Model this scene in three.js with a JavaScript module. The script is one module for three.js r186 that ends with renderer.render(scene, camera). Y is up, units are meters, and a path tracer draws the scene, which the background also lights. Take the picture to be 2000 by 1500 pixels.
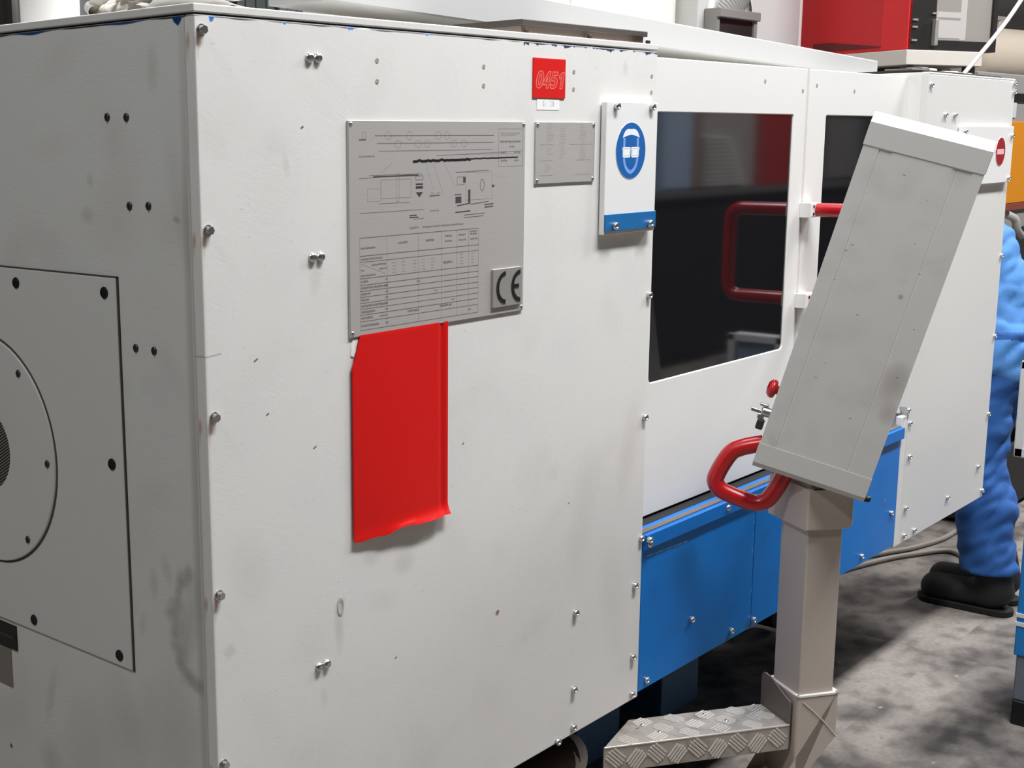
import * as THREE from 'three';
import { RoundedBoxGeometry } from 'three/addons/geometries/RoundedBoxGeometry.js';
import { MarchingCubes } from 'three/addons/objects/MarchingCubes.js';
import { mergeGeometries } from 'three/addons/utils/BufferGeometryUtils.js';
import { RectAreaLightUniformsLib } from 'three/addons/lights/RectAreaLightUniformsLib.js';
import { ImprovedNoise } from 'three/addons/math/ImprovedNoise.js';

// ---------------------------------------------------------------- camera, light, exposure
const W = 2000, H = 1500;
const scene = new THREE.Scene();
scene.background = new THREE.Color(0x050505);
const camera = new THREE.PerspectiveCamera(2 * Math.atan(750 / 2611.67) * 180 / Math.PI, W / H, 0.05, 60);
camera.position.set(-1.1658, 1.6, 1.3613);
camera.quaternion.setFromRotationMatrix(new THREE.Matrix4().makeBasis(
  new THREE.Vector3(0.67613, -0.00903, 0.73673), new THREE.Vector3(0.14496, 0.98201, -0.121), new THREE.Vector3(-0.72239, 0.1886, 0.66527)));
camera.setViewOffset(W, H, 293, -30, W, H);     // the picture is a crop, its optical centre lies left of the middle
scene.add(camera);
const renderer = new THREE.WebGLRenderer({ antialias: true });
renderer.toneMapping = THREE.LinearToneMapping;
renderer.toneMappingExposure = 1.19;
renderer.shadowMap.enabled = true;
renderer.shadowMap.type = THREE.PCFSoftShadowMap;
RectAreaLightUniformsLib.init();
const LAMP_NITS = 72, LAMP_GLOW = 7, LAMP_COLOR = 0xf8faff;
const LAMPS = [   // x, y, z, length (along x), width
  [1.2, 4.3, 1.25, 2.0, 0.34], [4.8, 4.3, 1.25, 2.0, 0.34], [8.4, 4.3, 1.25, 2.0, 0.34],
  [1.2, 4.6, -4.8, 1.4, 0.34], [4.8, 4.6, -4.8, 1.4, 0.34], [8.4, 4.6, -4.8, 1.4, 0.34],
  [-2.3, 4.4, 0.3, 0.7, 0.34],
];

// ---------------------------------------------------------------- helpers
let seed = 20240;
const rnd = () => { seed = (seed * 1664525 + 1013904223) >>> 0; return seed / 4294967296; };
const rr = (a, b) => a + (b - a) * rnd();
const noise = new ImprovedNoise();
const V = (x, y, z) => new THREE.Vector3(x, y, z);
const used = new Map();
function numbered(n) { const k = used.get(n) || 0; used.set(n, k + 1); return k ? `${n}_${String(k).padStart(3, '0')}` : n; }
function tag(o, label, category, group) { o.userData.label = label; o.userData.category = category; if (group) o.userData.group = group; return o; }
function thing(name, label, category, pos = [0, 0, 0], turn = 0, group) {
  const o = new THREE.Group(); o.name = numbered(name); o.position.set(...pos); o.rotation.y = turn; scene.add(o);
  return tag(o, label, category, group);
}
function obj(name, geos, mat, parent = scene, label) {
  const list = Array.isArray(geos) ? geos : [geos];
  const g = list.length > 1 ? mergeGeometries(list.map(prep)) : list[0];
  const m = new THREE.Mesh(g, mat); m.name = numbered(name); m.castShadow = m.receiveShadow = true;
  if (label) m.userData.label = label;
  parent.add(m); return m;
}
function prep(g) { const n = g.index ? g.toNonIndexed() : g; for (const k of Object.keys(n.attributes)) if (!['position', 'normal', 'uv'].includes(k)) n.deleteAttribute(k); return n; }
function struct(name, geos, mat) { const m = obj(name, geos, mat); m.userData.kind = 'structure'; return m; }
// box between two corners, its edges eased by r; uv in metres from the min corner
function box(x0, y0, z0, x1, y1, z1, r = 0.0015) {
  const w = x1 - x0, h = y1 - y0, d = z1 - z0;
  const g = r > 0 ? new RoundedBoxGeometry(w, h, d, 1, Math.min(r, w / 2.01, h / 2.01, d / 2.01)) : new THREE.BoxGeometry(w, h, d);
  g.translate((x0 + x1) / 2, (y0 + y1) / 2, (z0 + z1) / 2);
  return metric(prep(g));
}
function metric(g) {   // uv in metres by the main direction of each normal
  g.computeBoundingBox(); const b = g.boundingBox.min, p = g.attributes.position, n = g.attributes.normal, uv = new Float32Array(p.count * 2);
  for (let i = 0; i < p.count; i++) {
    const ax = Math.abs(n.getX(i)), ay = Math.abs(n.getY(i)), az = Math.abs(n.getZ(i));
    const x = p.getX(i) - b.x, y = p.getY(i) - b.y, z = p.getZ(i) - b.z;
    const [u, v] = az >= ax && az >= ay ? [x, y] : ax >= ay ? [z, y] : [x, z];
    uv[2 * i] = u; uv[2 * i + 1] = v;
  }
  g.setAttribute('uv', new THREE.BufferAttribute(uv, 2)); return g;
}
function extrude(pts, depth, bevel = 0.0015) {   // outline in xy, thickness along +z
  const s = new THREE.Shape(pts.map(([x, y]) => new THREE.Vector2(x, y)));
  const g = new THREE.ExtrudeGeometry(s, { depth: depth - 2 * bevel, bevelEnabled: bevel > 0, bevelThickness: bevel, bevelSize: bevel, bevelOffset: -bevel, bevelSegments: 1, curveSegments: 10 });
  g.translate(0, 0, bevel); return metric(prep(g));
}
function tube(points, r, seg = 48, rad = 14, tension = 0.5) {
  const c = points.length === 2 ? new THREE.LineCurve3(...points) : new THREE.CatmullRomCurve3(points, false, 'catmullrom', tension);
  return prep(new THREE.TubeGeometry(c, seg, r, rad, false));
}
function cyl(r0, r1, h, seg = 20) { return prep(new THREE.CylinderGeometry(r1, r0, h, seg)); }
function lathe(pts, seg = 20) { return prep(new THREE.LatheGeometry(pts.map(([x, y]) => new THREE.Vector2(x, y)), seg)); }
function canvasTex(w, h, draw, srgb = true) {
  const c = document.createElement('canvas'); c.width = w; c.height = h; draw(c.getContext('2d'), w, h);
  const t = new THREE.CanvasTexture(c); if (srgb) t.colorSpace = THREE.SRGBColorSpace; t.wrapS = t.wrapT = THREE.RepeatWrapping; t.anisotropy = 8; return t;
}
function std(color, roughness = 0.5, metalness = 0, extra = {}) { return new THREE.MeshStandardMaterial({ color, roughness, metalness, ...extra }); }
function fit(tex, w, h) { tex.repeat.set(1 / w, 1 / h); return tex; }
// soft smudge on a canvas
function smudge(c, x, y, rx, ry, rgb, a, rot = 0) {
  c.save(); c.translate(x, y); c.rotate(rot); c.scale(rx, ry);
  const g = c.createRadialGradient(0, 0, 0, 0, 0, 1); g.addColorStop(0, `rgba(${rgb},${a})`); g.addColorStop(0.55, `rgba(${rgb},${a * 0.6})`); g.addColorStop(1, `rgba(${rgb},0)`);
  c.fillStyle = g; c.beginPath(); c.arc(0, 0, 1, 0, 7); c.fill(); c.restore();
}

// ---------------------------------------------------------------- materials
// orange-peel paint relief, 0.25 m tile
const peel = (() => {
  const n = 256, d = new Uint8Array(n * n * 4);
  for (let y = 0; y < n; y++) for (let x = 0; x < n; x++) {
    const u = x / n * Math.PI * 2, v = y / n * Math.PI * 2;
    const a = noise.noise(Math.cos(u) * 5 + 9, Math.sin(u) * 5 + Math.cos(v) * 11, Math.sin(v) * 11), b = noise.noise(Math.cos(u) * 2.5, Math.sin(u) * 2.5 + 4 + Math.cos(v) * 5, Math.sin(v) * 5);
    const k = Math.max(0, Math.min(255, 128 + 85 * a + 60 * b)); const i = 4 * (y * n + x); d[i] = d[i + 1] = d[i + 2] = k; d[i + 3] = 255;
  }
  const t = new THREE.DataTexture(d, n, n); t.wrapS = t.wrapT = THREE.RepeatWrapping; t.magFilter = THREE.LinearFilter; t.minFilter = THREE.LinearMipmapLinearFilter; t.generateMipmaps = true; t.needsUpdate = true; t.repeat.set(4, 4); return t;
})();
const WHITE = 0xe4e2dc;
const paint = new THREE.MeshPhysicalMaterial({ color: WHITE, roughness: 0.42, bumpMap: peel, bumpScale: 0.0001 });
const paintPlain = std(WHITE, 0.45);
const steel = std(0xc9c8c6, 0.28, 1.0), darkSteel = std(0x55534f, 0.45, 0.8), black = std(0x0b0b0b, 0.5), rubber = std(0x141414, 0.7);
const blue = new THREE.MeshPhysicalMaterial({ specularIntensity: 0.5, color: 0x0a70c4, roughness: 0.38, bumpMap: peel, bumpScale: 0.0001 });
const navy = std(0x174c72, 0.55);
const redTube = new THREE.MeshPhysicalMaterial({ color: 0xb3141a, roughness: 0.28, clearcoat: 0.3, clearcoatRoughness: 0.2 });
const alu = std(0xb6b1aa, 0.42, 0.55);
const greyPaint = new THREE.MeshPhysicalMaterial({ color: 0xbfbdb7, roughness: 0.5, bumpMap: peel, bumpScale: 0.0001 });
const greyPost = std(0xb9ada1, 0.5);
const darkInside = std(0x1c1c1c, 0.8);

// ---------------------------------------------------------------- the hall
{
  const floorTex = canvasTex(2048, 2048, (c, w, h) => {      // 8 m of concrete
    const im = c.createImageData(w, h), q = im.data; const sm = (t, a, b) => { const k = Math.max(0, Math.min(1, (t - a) / (b - a))); return k * k * (3 - 2 * k); };
    for (let y = 0; y < h; y++) for (let x = 0; x < w; x++) {
      const u = x / 256, v = y / 256;      // metres
      const big = noise.noise(u * 1.3, v * 1.6, 1), mid = noise.noise(u * 4.5 + 2 * big, v * 6, 3), fine = noise.noise(u * 15, v * 19, 5), grit = noise.noise(u * 60, v * 70, 8);
      const dirt = 0.55 * sm(0.6 * big + 0.7 * mid, -0.45, 0.6) + 0.4 * sm(fine + 0.5 * mid, -0.3, 0.8) + 0.12 * grit;
      const k = Math.max(0.42, 1 - 0.66 * dirt), i = 4 * (y * w + x); q[i] = 152 * k; q[i + 1] = 143 * k; q[i + 2] = 134 * k; q[i + 3] = 255;
    }
    c.putImageData(im, 0, 0);
    for (let i = 0; i < 110; i++) smudge(c, rnd() * w, rnd() * h, rr(8, 34), rr(6, 20), '48,40,34', rr(0.1, 0.35), rr(0, 3));
    for (let i = 0; i < 26000; i++) { const k = rnd() < 0.6 ? 40 : 170; c.fillStyle = `rgba(${k},${k - 4},${k - 8},${rr(0.05, 0.25)})`; c.fillRect(rnd() * w, rnd() * h, rr(1, 3), rr(1, 2)); }
    for (let i = 0; i < 300; i++) { c.fillStyle = `rgba(215,208,198,${rr(0.4, 0.9)})`; c.fillRect(rnd() * w, rnd() * h, rr(1.5, 4.5), rr(1.5, 3)); }
  });
  floorTex.repeat.set(1 / 8, 1 / 8);
  struct('floor', box(-5, -0.2, -8, 13, 0, 7, 0), std(0xffffff, 0.62, 0, { map: floorTex }));
  const wallM = std(0x777572, 0.85), backM = std(0x787570, 0.85);
  struct('wall_back', box(-5, 0, -8.2, 13, 6, -8, 0), backM);
  struct('wall_front', box(-5, 0, 7, 13, 6, 7.2, 0), wallM);
  struct('wall_left', box(-5.2, 0, -8.2, -5, 6, 7.2, 0), std(0x5f5d5a, 0.9));
  struct('wall_right', box(13, 0, -8.2, 13.2, 6, 7.2, 0), wallM);
  struct('ceiling', box(-5.2, 6, -8.2, 13.2, 6.2, 7.2, 0), std(0x7d7b78, 0.9));
  const glow = new THREE.MeshStandardMaterial({ color: 0xffffff, emissive: LAMP_COLOR, emissiveIntensity: LAMP_GLOW });
  LAMPS.forEach(([x, y, z, l, w], i) => {
    const label = i === 6 ? 'short white strip lamp hanging beyond the left end of the machine' : `${['first', 'second', 'third'][i % 3]} strip lamp of the row hanging ${z > 0 ? 'before' : 'behind'} the machine`;
    const t = thing('ceiling_lamp', label, 'lamp', [x, y, z], 0, 'strip lamps of the hall');
    obj('lamp_body', box(-l / 2 - 0.04, 0.012, -w / 2 - 0.03, l / 2 + 0.04, 0.09, w / 2 + 0.03, 0.01), paintPlain, t);
    obj('diffuser', box(-l / 2, 0, -w / 2, l / 2, 0.011, w / 2, 0), glow, t);
    for (const s of [-0.8, 0.8]) obj('hanger', tube([V(s, 0.09, 0), V(s, 6 - y, 0)], 0.006, 1, 6), steel, t);
    const L = new THREE.RectAreaLight(LAMP_COLOR, LAMP_NITS, l, w); L.position.set(0, -0.012, 0); L.rotation.x = -Math.PI / 2; t.add(L);
  });
}

// ---------------------------------------------------------------- the machine
const machine = thing('moulding_machine', 'large white and blue plastics machine filling the view, with dark sliding door windows', 'machine');
// screws: heads lathed about +y, turned to face +z or -x
const capHead = lathe([[0, 0.0035], [0.0032, 0.0035], [0.0036, 0.0075], [0.0052, 0.0082], [0.0066, 0.0068], [0.007, 0.004], [0.007, 0], [0.0072, -0.001]], 14);
const domeHead = lathe([[0, 0.0058], [0.0026, 0.0058], [0.0032, 0.0064], [0.0055, 0.005], [0.0072, 0.0026], [0.0078, 0], [0.0076, -0.001]], 16);
const hexHead = (() => { const a = cyl(0.0062, 0.0058, 0.007, 6); a.translate(0, 0.0045, 0); const b = cyl(0.0082, 0.0078, 0.0016, 16); b.translate(0, 0.0006, 0); return mergeGeometries([a, b]); })();
const rivetHead = lathe([[0, 0.0022], [0.0022, 0.0018], [0.0036, 0.0006], [0.0038, -0.0006]], 10);
const plugHead = lathe([[0, 0.0012], [0.006, 0.0012], [0.0078, 0.0022], [0.0088, 0.0008], [0.0088, -0.001]], 16);
const slotHead = mergeGeometries([lathe([[0, 0.003], [0.004, 0.0028], [0.0058, 0.0012], [0.006, -0.001]], 14), box(-0.0052, 0.0026, -0.0007, 0.0052, 0.0036, 0.0007, 0)]);
const toZ = (g) => g.clone().rotateX(Math.PI / 2), toX = (g) => g.clone().rotateZ(Math.PI / 2);
const capZ = toZ(capHead), domeZ = toZ(domeHead), hexZ = toZ(hexHead), rivetZ = toZ(rivetHead), plugX = toX(plugHead), slotX = toX(slotHead), domeX = toX(domeHead);
function put(name, g, m, parent, pts) { for (const [x, y, z, t] of pts) { const o = obj(name, g, m, parent); o.position.set(x, y, z); if (t) o.rotation.z = t; } }

{ // front panel of the near housing
  const fw = 1.155, y0 = 0.456, fh = 1.3085;
  const map = fit(canvasTex(1400, 1586, (c, w, h) => {
    const X = (x) => x / fw * w, Y = (y) => (1 - (y - y0) / fh) * h;
    c.fillStyle = '#e4e2dc'; c.fillRect(0, 0, w, h);
    for (let i = 0; i < 160; i++) smudge(c, rnd() * w, rnd() * h, rr(30, 130), rr(20, 90), rnd() < 0.5 ? '190,182,172' : '205,206,204', rr(0.03, 0.1), rr(0, 3));
    for (let i = 0; i < 500; i++) { c.fillStyle = `rgba(${rnd() < 0.5 ? '150,145,138' : '245,244,240'},${rr(0.1, 0.35)})`; c.fillRect(rnd() * w, rnd() * h, rr(2, 9), rr(1, 1.8)); }
    // rust runs below the edge screws
    for (const y of [1.745, 1.487, 1.233, 0.979, 0.725]) { smudge(c, X(0.007), Y(y - 0.013), 6, 16, '150,92,62', 0.4); smudge(c, X(0.005), Y(y - 0.022), 5, 26, '150,112,90', 0.22); }
    smudge(c, X(0), Y(1.1), 8, 900, '150,136,124', 0.25);
    // grey dirt, finger marks and knocks
    for (const [x, y, rx, ry, a] of [[0.255, 0.865, 16, 60, 0.34], [0.262, 0.9, 10, 18, 0.45], [0.215, 1.41, 20, 40, 0.22], [0.41, 0.93, 40, 30, 0.28], [0.33, 0.955, 30, 18, 0.2], [0.36, 0.88, 60, 30, 0.14], [0.07, 1.0, 60, 90, 0.14], [0.16, 1.57, 10, 26, 0.2], [0.14, 1.6, 40, 30, 0.1], [0.05, 0.69, 30, 24, 0.16], [0.03, 0.89, 18, 16, 0.3], [0.22, 0.76, 14, 26, 0.2], [0.11, 0.49, 70, 40, 0.12], [0.5, 0.97, 50, 26, 0.14], [0.93, 0.9, 60, 200, 0.1], [1.09, 1.0, 50, 160, 0.16], [1.05, 0.7, 70, 220, 0.12], [0.83, 1.0, 40, 26, 0.1], [0.65, 0.62, 90, 80, 0.08], [1.04, 1.73, 14, 20, 0.25]]) smudge(c, X(x), Y(y), rx, ry, '128,120,114', a * 0.6, rr(-0.3, 0.3));
    for (const [x, y, l] of [[0.111, 1.22, 7], [0.205, 1.155, 8], [0.386, 0.772, 6], [0.663, 0.775, 7], [0.09, 1.3, 9], [0.19, 1.62, 7], [0.56, 1.1, 6], [0.88, 0.93, 6]]) { c.strokeStyle = 'rgba(60,52,46,.75)'; c.lineWidth = 3; c.beginPath(); c.moveTo(X(x), Y(y)); c.lineTo(X(x) + l, Y(y) - l * 0.5); c.stroke(); }
    c.strokeStyle = 'rgba(150,145,140,.7)'; c.lineWidth = 2; c.beginPath(); c.moveTo(X(0), Y(1.317)); c.lineTo(X(0.03), Y(1.319)); c.stroke();
    smudge(c, X(0.663), Y(0.775), 8, 8, '120,50,40', 0.8);
    // chipped paint along the lid seam
    c.fillStyle = 'rgba(40,38,40,.9)'; for (let x = 0; x < w; x += 4) c.fillRect(x, 0, 4, Math.max(0, 3 + 4 * noise.noise(x / 60, 3, 1)));
    c.fillStyle = '#3c76c0'; for (const [x, l, d] of [[0.024, 0.012, 13], [0.155, 0.014, 6], [0.285, 0.02, 7], [0.345, 0.012, 4], [0.46, 0.016, 6], [0.8, 0.012, 8]]) { c.beginPath(); c.moveTo(X(x), 0); for (let k = 0; k <= 8; k++) c.lineTo(X(x + l * k / 8), d * Math.sin(k / 8 * Math.PI) * rr(0.5, 1.1)); c.lineTo(X(x + l), 0); c.fill(); }
    c.fillStyle = '#1d2a4a'; for (let x = 0.72; x < 1.15; x += 0.003) { const t = noise.noise(x * 30, 1, 5) + 0.5 * noise.noise(x * 110, 2, 5); if (t > -0.05) c.fillRect(X(x), 0, X(0.0031), Math.min(11, 2 + 16 * (t + 0.05))); }
  }), fw, fh);
  const panelM = new THREE.MeshPhysicalMaterial({ color: 0xffffff, map, roughness: 0.42, bumpMap: peel, bumpScale: 0.00012 });
  const fp = obj('front_panel', box(0, y0, -0.02, fw, y0 + fh, 0, 0.0025), panelM, machine);
  put('screw', hexZ, steel, fp, [[0.0115, 1.745, 0, 0.2], [0.0125, 1.487, 0, 0.5], [0.0135, 1.233, 0, 0.1], [0.0125, 0.979, 0, 0.8], [0.0115, 0.725, 0, 0.3], [0.0115, 0.5, 0, 0.4]]);
  put('screw', domeZ, steel, fp, [0.209, 0.226].flatMap((x) => [[x, 1.718, 0, x * 9], [x, 1.438, 0, x * 20], [x, 0.8125, 0, x * 30]]));
  put('screw', capZ, steel, fp, [[0.911, 0.708, 0], [0.911, 0.551, 0], [0.912, 0.472, 0], [0.858, 0.461, 0], [1.127, 0.707, 0], [1.127, 0.553, 0], [1.128, 0.471, 0], [1.145, 1.055, 0], [1.147, 1.3, 0], [1.146, 0.803, 0]]);
  const hole = toZ(lathe([[0, 0.0003], [0.0022, 0.0003], [0.0034, 0.0008], [0.004, 0.0002]], 10)), holeM = std(0x9d978f, 0.7);
  put('filled_hole', hole, holeM, fp, [0.352, 0.611, 0.871, 1.135].flatMap((x) => [[x, 1.719, 0], [x, 1.689, 0]]));
  // the dent, a shallow pressed dish with a lip
  const dent = toZ(lathe([[0, -0.0006], [0.005, 0.0002], [0.0085, 0.0014], [0.011, 0.0003], [0.012, -0.0004]], 16)); dent.scale(0.75, 1.5, 1);
  put('dent', dent, std(0xbdb7ae, 0.5), fp, [[0.259, 0.896, 0]]);

  // big rating plate with engraved drawing and table
  const plateM = (w, h, draw, px = 2400) => std(0xffffff, 0.4, 0.35, { map: fit(canvasTex(Math.round(px * w), Math.round(px * h), (c, cw, ch) => {
    const g = 192; c.fillStyle = `rgb(${g + 5},${g},${g - 5})`; c.fillRect(0, 0, cw, ch);
    for (let i = 0; i < 700; i++) { c.fillStyle = `rgba(${rnd() < 0.5 ? '130,126,120' : '196,192,188'},.12)`; c.fillRect(rnd() * cw, rnd() * ch, rr(20, 160), 1); }
    draw(c, cw, ch);
  }), w, h) });
  const words = (c, x, y, w, h, a) => { c.fillStyle = `rgba(70,64,60,${a * 0.85})`; for (let q = x; q < x + w - 3;) { const l = rr(3, 9); c.fillRect(q, y - h / 2 + rr(-1, 1), Math.min(l, x + w - q), h); q += l + rr(1, 3); } };
  const bigM = plateM(0.438, 0.208, (c, w, h) => {
    const X = (u) => u * w, Y = (v) => v * h, ln = (a, b, d, e, lw = 2, al = 0.7) => { c.strokeStyle = `rgba(62,56,52,${al})`; c.lineWidth = lw; c.beginPath(); c.moveTo(X(a), Y(b)); c.lineTo(X(d), Y(e)); c.stroke(); };
    const rect = (a, b, d, e, al = 0.45) => { c.strokeStyle = `rgba(62,56,52,${al})`; c.lineWidth = 2; c.strokeRect(X(a), Y(b), X(d - a), Y(e - b)); };
    ln(0.13, 0.105, 0.8, 0.105, 2.5); ln(0.14, 0.16, 0.8, 0.16, 2.5); ln(0.15, 0.215, 0.79, 0.215, 2);
    for (const u of [0.2, 0.31, 0.47, 0.52]) { c.strokeStyle = 'rgba(70,64,60,.4)'; c.beginPath(); c.ellipse(X(u), Y(0.105), X(0.016), Y(0.028), 0, 0, 7); c.stroke(); }
    for (const u of [0.25, 0.36, 0.41, 0.56, 0.62]) { c.beginPath(); c.ellipse(X(u), Y(0.165), X(0.016), Y(0.026), 0, 0, 7); c.stroke(); }
    rect(0.07, 0.08, 0.085, 0.13); ln(0.05, 0.133, 0.085, 0.133, 5); words(c, X(0.05), Y(0.25), X(0.08), 5, 0.6);
    c.fillStyle = 'rgba(20,17,15,.9)'; for (let u = 0.33; u < 0.95; u += 0.006) c.fillRect(X(u), Y(0.297 - 0.016 * u) - 4 - 4 * Math.max(0, noise.noise(u * 40, 1, 1)) * (u < 0.66 ? 2.2 : 1), X(0.0065), u < 0.66 ? 11 : 6);
    ln(0.46, 0.255, 0.98, 0.23, 3, 0.4); words(c, X(0.6), Y(0.25), X(0.38), 4, 0.35);
    rect(0.83, 0.055, 0.985, 0.35, 0.5); words(c, X(0.845), Y(0.09), X(0.12), 9, 0.25); words(c, X(0.845), Y(0.105), X(0.1), 5, 0.3); words(c, X(0.84), Y(0.155), X(0.13), 7, 0.7); words(c, X(0.9), Y(0.195), X(0.035), 8, 0.5); words(c, X(0.845), Y(0.24), X(0.03), 8, 0.5); words(c, X(0.93), Y(0.24), X(0.04), 8, 0.5); words(c, X(0.845), Y(0.305), X(0.04), 7, 0.6); words(c, X(0.93), Y(0.305), X(0.03), 7, 0.6);
    for (const [a, b, d, e] of [[0.4, 0.3, 0.44, 0.5], [0.44, 0.3, 0.5, 0.55], [0.5, 0.3, 0.57, 0.5], [0.22, 0.3, 0.16, 0.37]]) ln(a, b, d, e, 2, 0.28);
    // left machine drawing
    ln(0.12, 0.395, 0.36, 0.395, 5, 0.85); ln(0.05, 0.405, 0.36, 0.385, 2); ln(0.1, 0.385, 0.38, 0.385, 2); rect(0.16, 0.42, 0.32, 0.555); rect(0.24, 0.38, 0.255, 0.58, 0.4); rect(0.09, 0.48, 0.16, 0.57, 0.3); ln(0.15, 0.59, 0.31, 0.59); ln(0.05, 0.65, 0.39, 0.65); ln(0.31, 0.69, 0.35, 0.69, 5, 0.8); ln(0.31, 0.705, 0.36, 0.705, 5, 0.8); ln(0.33, 0.72, 0.39, 0.715); ln(0.12, 0.765, 0.32, 0.765, 3); ln(0.12, 0.785, 0.32, 0.785, 3);
    rect(0.345, 0.4, 0.385, 0.43, 0.9); c.fillStyle = 'rgba(45,42,40,.75)'; c.fillRect(X(0.345), Y(0.455), X(0.04), Y(0.012)); c.fillRect(X(0.345), Y(0.475), X(0.04), Y(0.02)); c.beginPath(); c.moveTo(X(0.345), Y(0.52)); c.lineTo(X(0.385), Y(0.52)); c.lineTo(X(0.365), Y(0.56)); c.fill();
    ln(0.42, 0.555, 0.48, 0.55, 4); rect(0.43, 0.53, 0.445, 0.55); rect(0.465, 0.53, 0.48, 0.55); words(c, X(0.425), Y(0.665), X(0.05), 6, 0.5);
    // right machine drawing
    ln(0.57, 0.385, 0.77, 0.375, 3); rect(0.58, 0.42, 0.62, 0.48, 0.6); rect(0.63, 0.39, 0.79, 0.6, 0.35); c.fillStyle = 'rgba(45,42,40,.7)'; c.fillRect(X(0.615), Y(0.42), X(0.015), Y(0.045)); c.fillRect(X(0.565), Y(0.55), X(0.04), Y(0.008)); c.fillRect(X(0.57), Y(0.57), X(0.035), Y(0.05)); c.fillRect(X(0.645), Y(0.52), X(0.014), Y(0.1)); ln(0.58, 0.64, 0.66, 0.625, 5, 0.8); ln(0.66, 0.635, 0.77, 0.62, 4, 0.6); ln(0.745, 0.645, 0.8, 0.64, 5, 0.8); ln(0.745, 0.665, 0.8, 0.66, 5, 0.8); ln(0.57, 0.69, 0.66, 0.685, 5, 0.85); ln(0.62, 0.715, 0.75, 0.71, 3); ln(0.62, 0.735, 0.74, 0.73, 3); c.beginPath(); c.ellipse(X(0.73), Y(0.49), X(0.012), Y(0.045), 0, 0, 7); c.stroke(); c.fillRect(X(0.79), Y(0.49), X(0.015), Y(0.02));
  }, 2600);
  // the lower table is its own drawing, on the same plate
  const big = obj('rating_plate', box(0.284, 1.312, 0, 0.724, 1.632, 0.003, 0.0008), std(0xc2bcb5, 0.4, 0.35), fp, 'large stainless plate engraved with diagrams and a table');
  obj('engraved_face', box(0.285, 1.4775, 0.0026, 0.723, 1.6315, 0.0034, 0), (() => { const m = bigM; m.map.repeat.set(1 / 0.438, 1 / 0.208); m.map.offset.set(0, 0.2596); return m; })(), big);
  const tabM = plateM(0.438, 0.1645, (c, w, h) => {
    const X = (u) => u * w, Y = (v) => v * h, ln = (y, al = 0.75) => { c.strokeStyle = `rgba(62,56,52,${al})`; c.lineWidth = 2.4; c.beginPath(); c.moveTo(X(0.05), Y(y)); c.lineTo(X(0.71), Y(y)); c.stroke(); };
    // two bands of the drawing end above the table
    words(c, X(0.31), Y(0.05), X(0.05), 9, 0.5); words(c, X(0.38), Y(0.05), X(0.24), 7, 0.55);
    for (const y of [0.105, 0.27, 0.325, 0.475, 0.535, 0.59, 0.645, 0.7, 0.755, 0.81, 0.87, 0.95]) ln(y);
    c.strokeStyle = 'rgba(70,64,60,.35)'; for (const u of [0.05, 0.19, 0.36, 0.49, 0.58, 0.65, 0.71]) { c.beginPath(); c.moveTo(X(u), Y(0.105)); c.lineTo(X(u), Y(0.95)); c.stroke(); }
    words(c, X(0.055), Y(0.2), X(0.075), 7, 0.65); words(c, X(0.25), Y(0.18), X(0.05), 8, 0.6); words(c, X(0.4), Y(0.18), X(0.05), 9, 0.6); for (const u of [0.51, 0.59, 0.66]) { words(c, X(u), Y(0.155), X(0.04), 7, 0.7); words(c, X(u), Y(0.205), X(0.045), 7, 0.6); } words(c, X(0.66), Y(0.13), X(0.04), 6, 0.7);
    words(c, X(0.055), Y(0.3), X(0.11), 8, 0.6);
    c.strokeStyle = 'rgba(70,64,60,.4)'; c.beginPath(); c.moveTo(X(0.055), Y(0.34)); c.lineTo(X(0.18), Y(0.45)); c.stroke(); words(c, X(0.11), Y(0.36), X(0.075), 7, 0.6); words(c, X(0.15), Y(0.4), X(0.04), 7, 0.6); words(c, X(0.055), Y(0.4), X(0.02), 6, 0.6); words(c, X(0.055), Y(0.45), X(0.075), 7, 0.65);
    for (const u of [0.22, 0.27, 0.33, 0.38, 0.43]) for (let k = 0; k < 4; k++) words(c, X(u), Y(0.36 + k * 0.03), X(0.018), 4, 0.4); words(c, X(0.5), Y(0.41), X(0.055), 10, 0.65); for (const u of [0.6, 0.665]) for (let k = 0; k < 4; k++) words(c, X(u), Y(0.35 + k * 0.03), X(0.018), 4, 0.45);
    [[0.505, 0.04], [0.562, 0.14], [0.618, 0.05], [0.672, 0.04], [0.728, 0.14], [0.783, 0.07], [0.84, 0.06], [0.91, 0.09]].forEach(([y, l], i) => { words(c, X(0.055), Y(y), X(l), 9, 0.6); words(c, X(i === 6 ? 0.15 : 0.18), Y(y), X(i === 6 ? 0.04 : 0.015), 8, 0.5); if (i % 2) words(c, X(0.3 + 0.05 * i), Y(y), X(0.02), 7, 0.5); });
    words(c, X(0.3), Y(0.835), X(0.06), 9, 0.65); words(c, X(0.48), Y(0.83), X(0.07), 9, 0.65);
  }, 2600);
  obj('engraved_table', box(0.285, 1.3125, 0.0026, 0.723, 1.4775, 0.0034, 0), tabM, big);
  put('rivet', rivetZ, steel, big, [[0.29, 1.627, 0.003], [0.719, 1.627, 0.003], [0.29, 1.318, 0.003], [0.719, 1.318, 0.003]]);
  const ce = obj('ce_plate', box(0.632, 1.324, 0.003, 0.714, 1.389, 0.0075, 0.0008), alu, fp, 'small thick plate with raised black CE mark');
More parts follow.
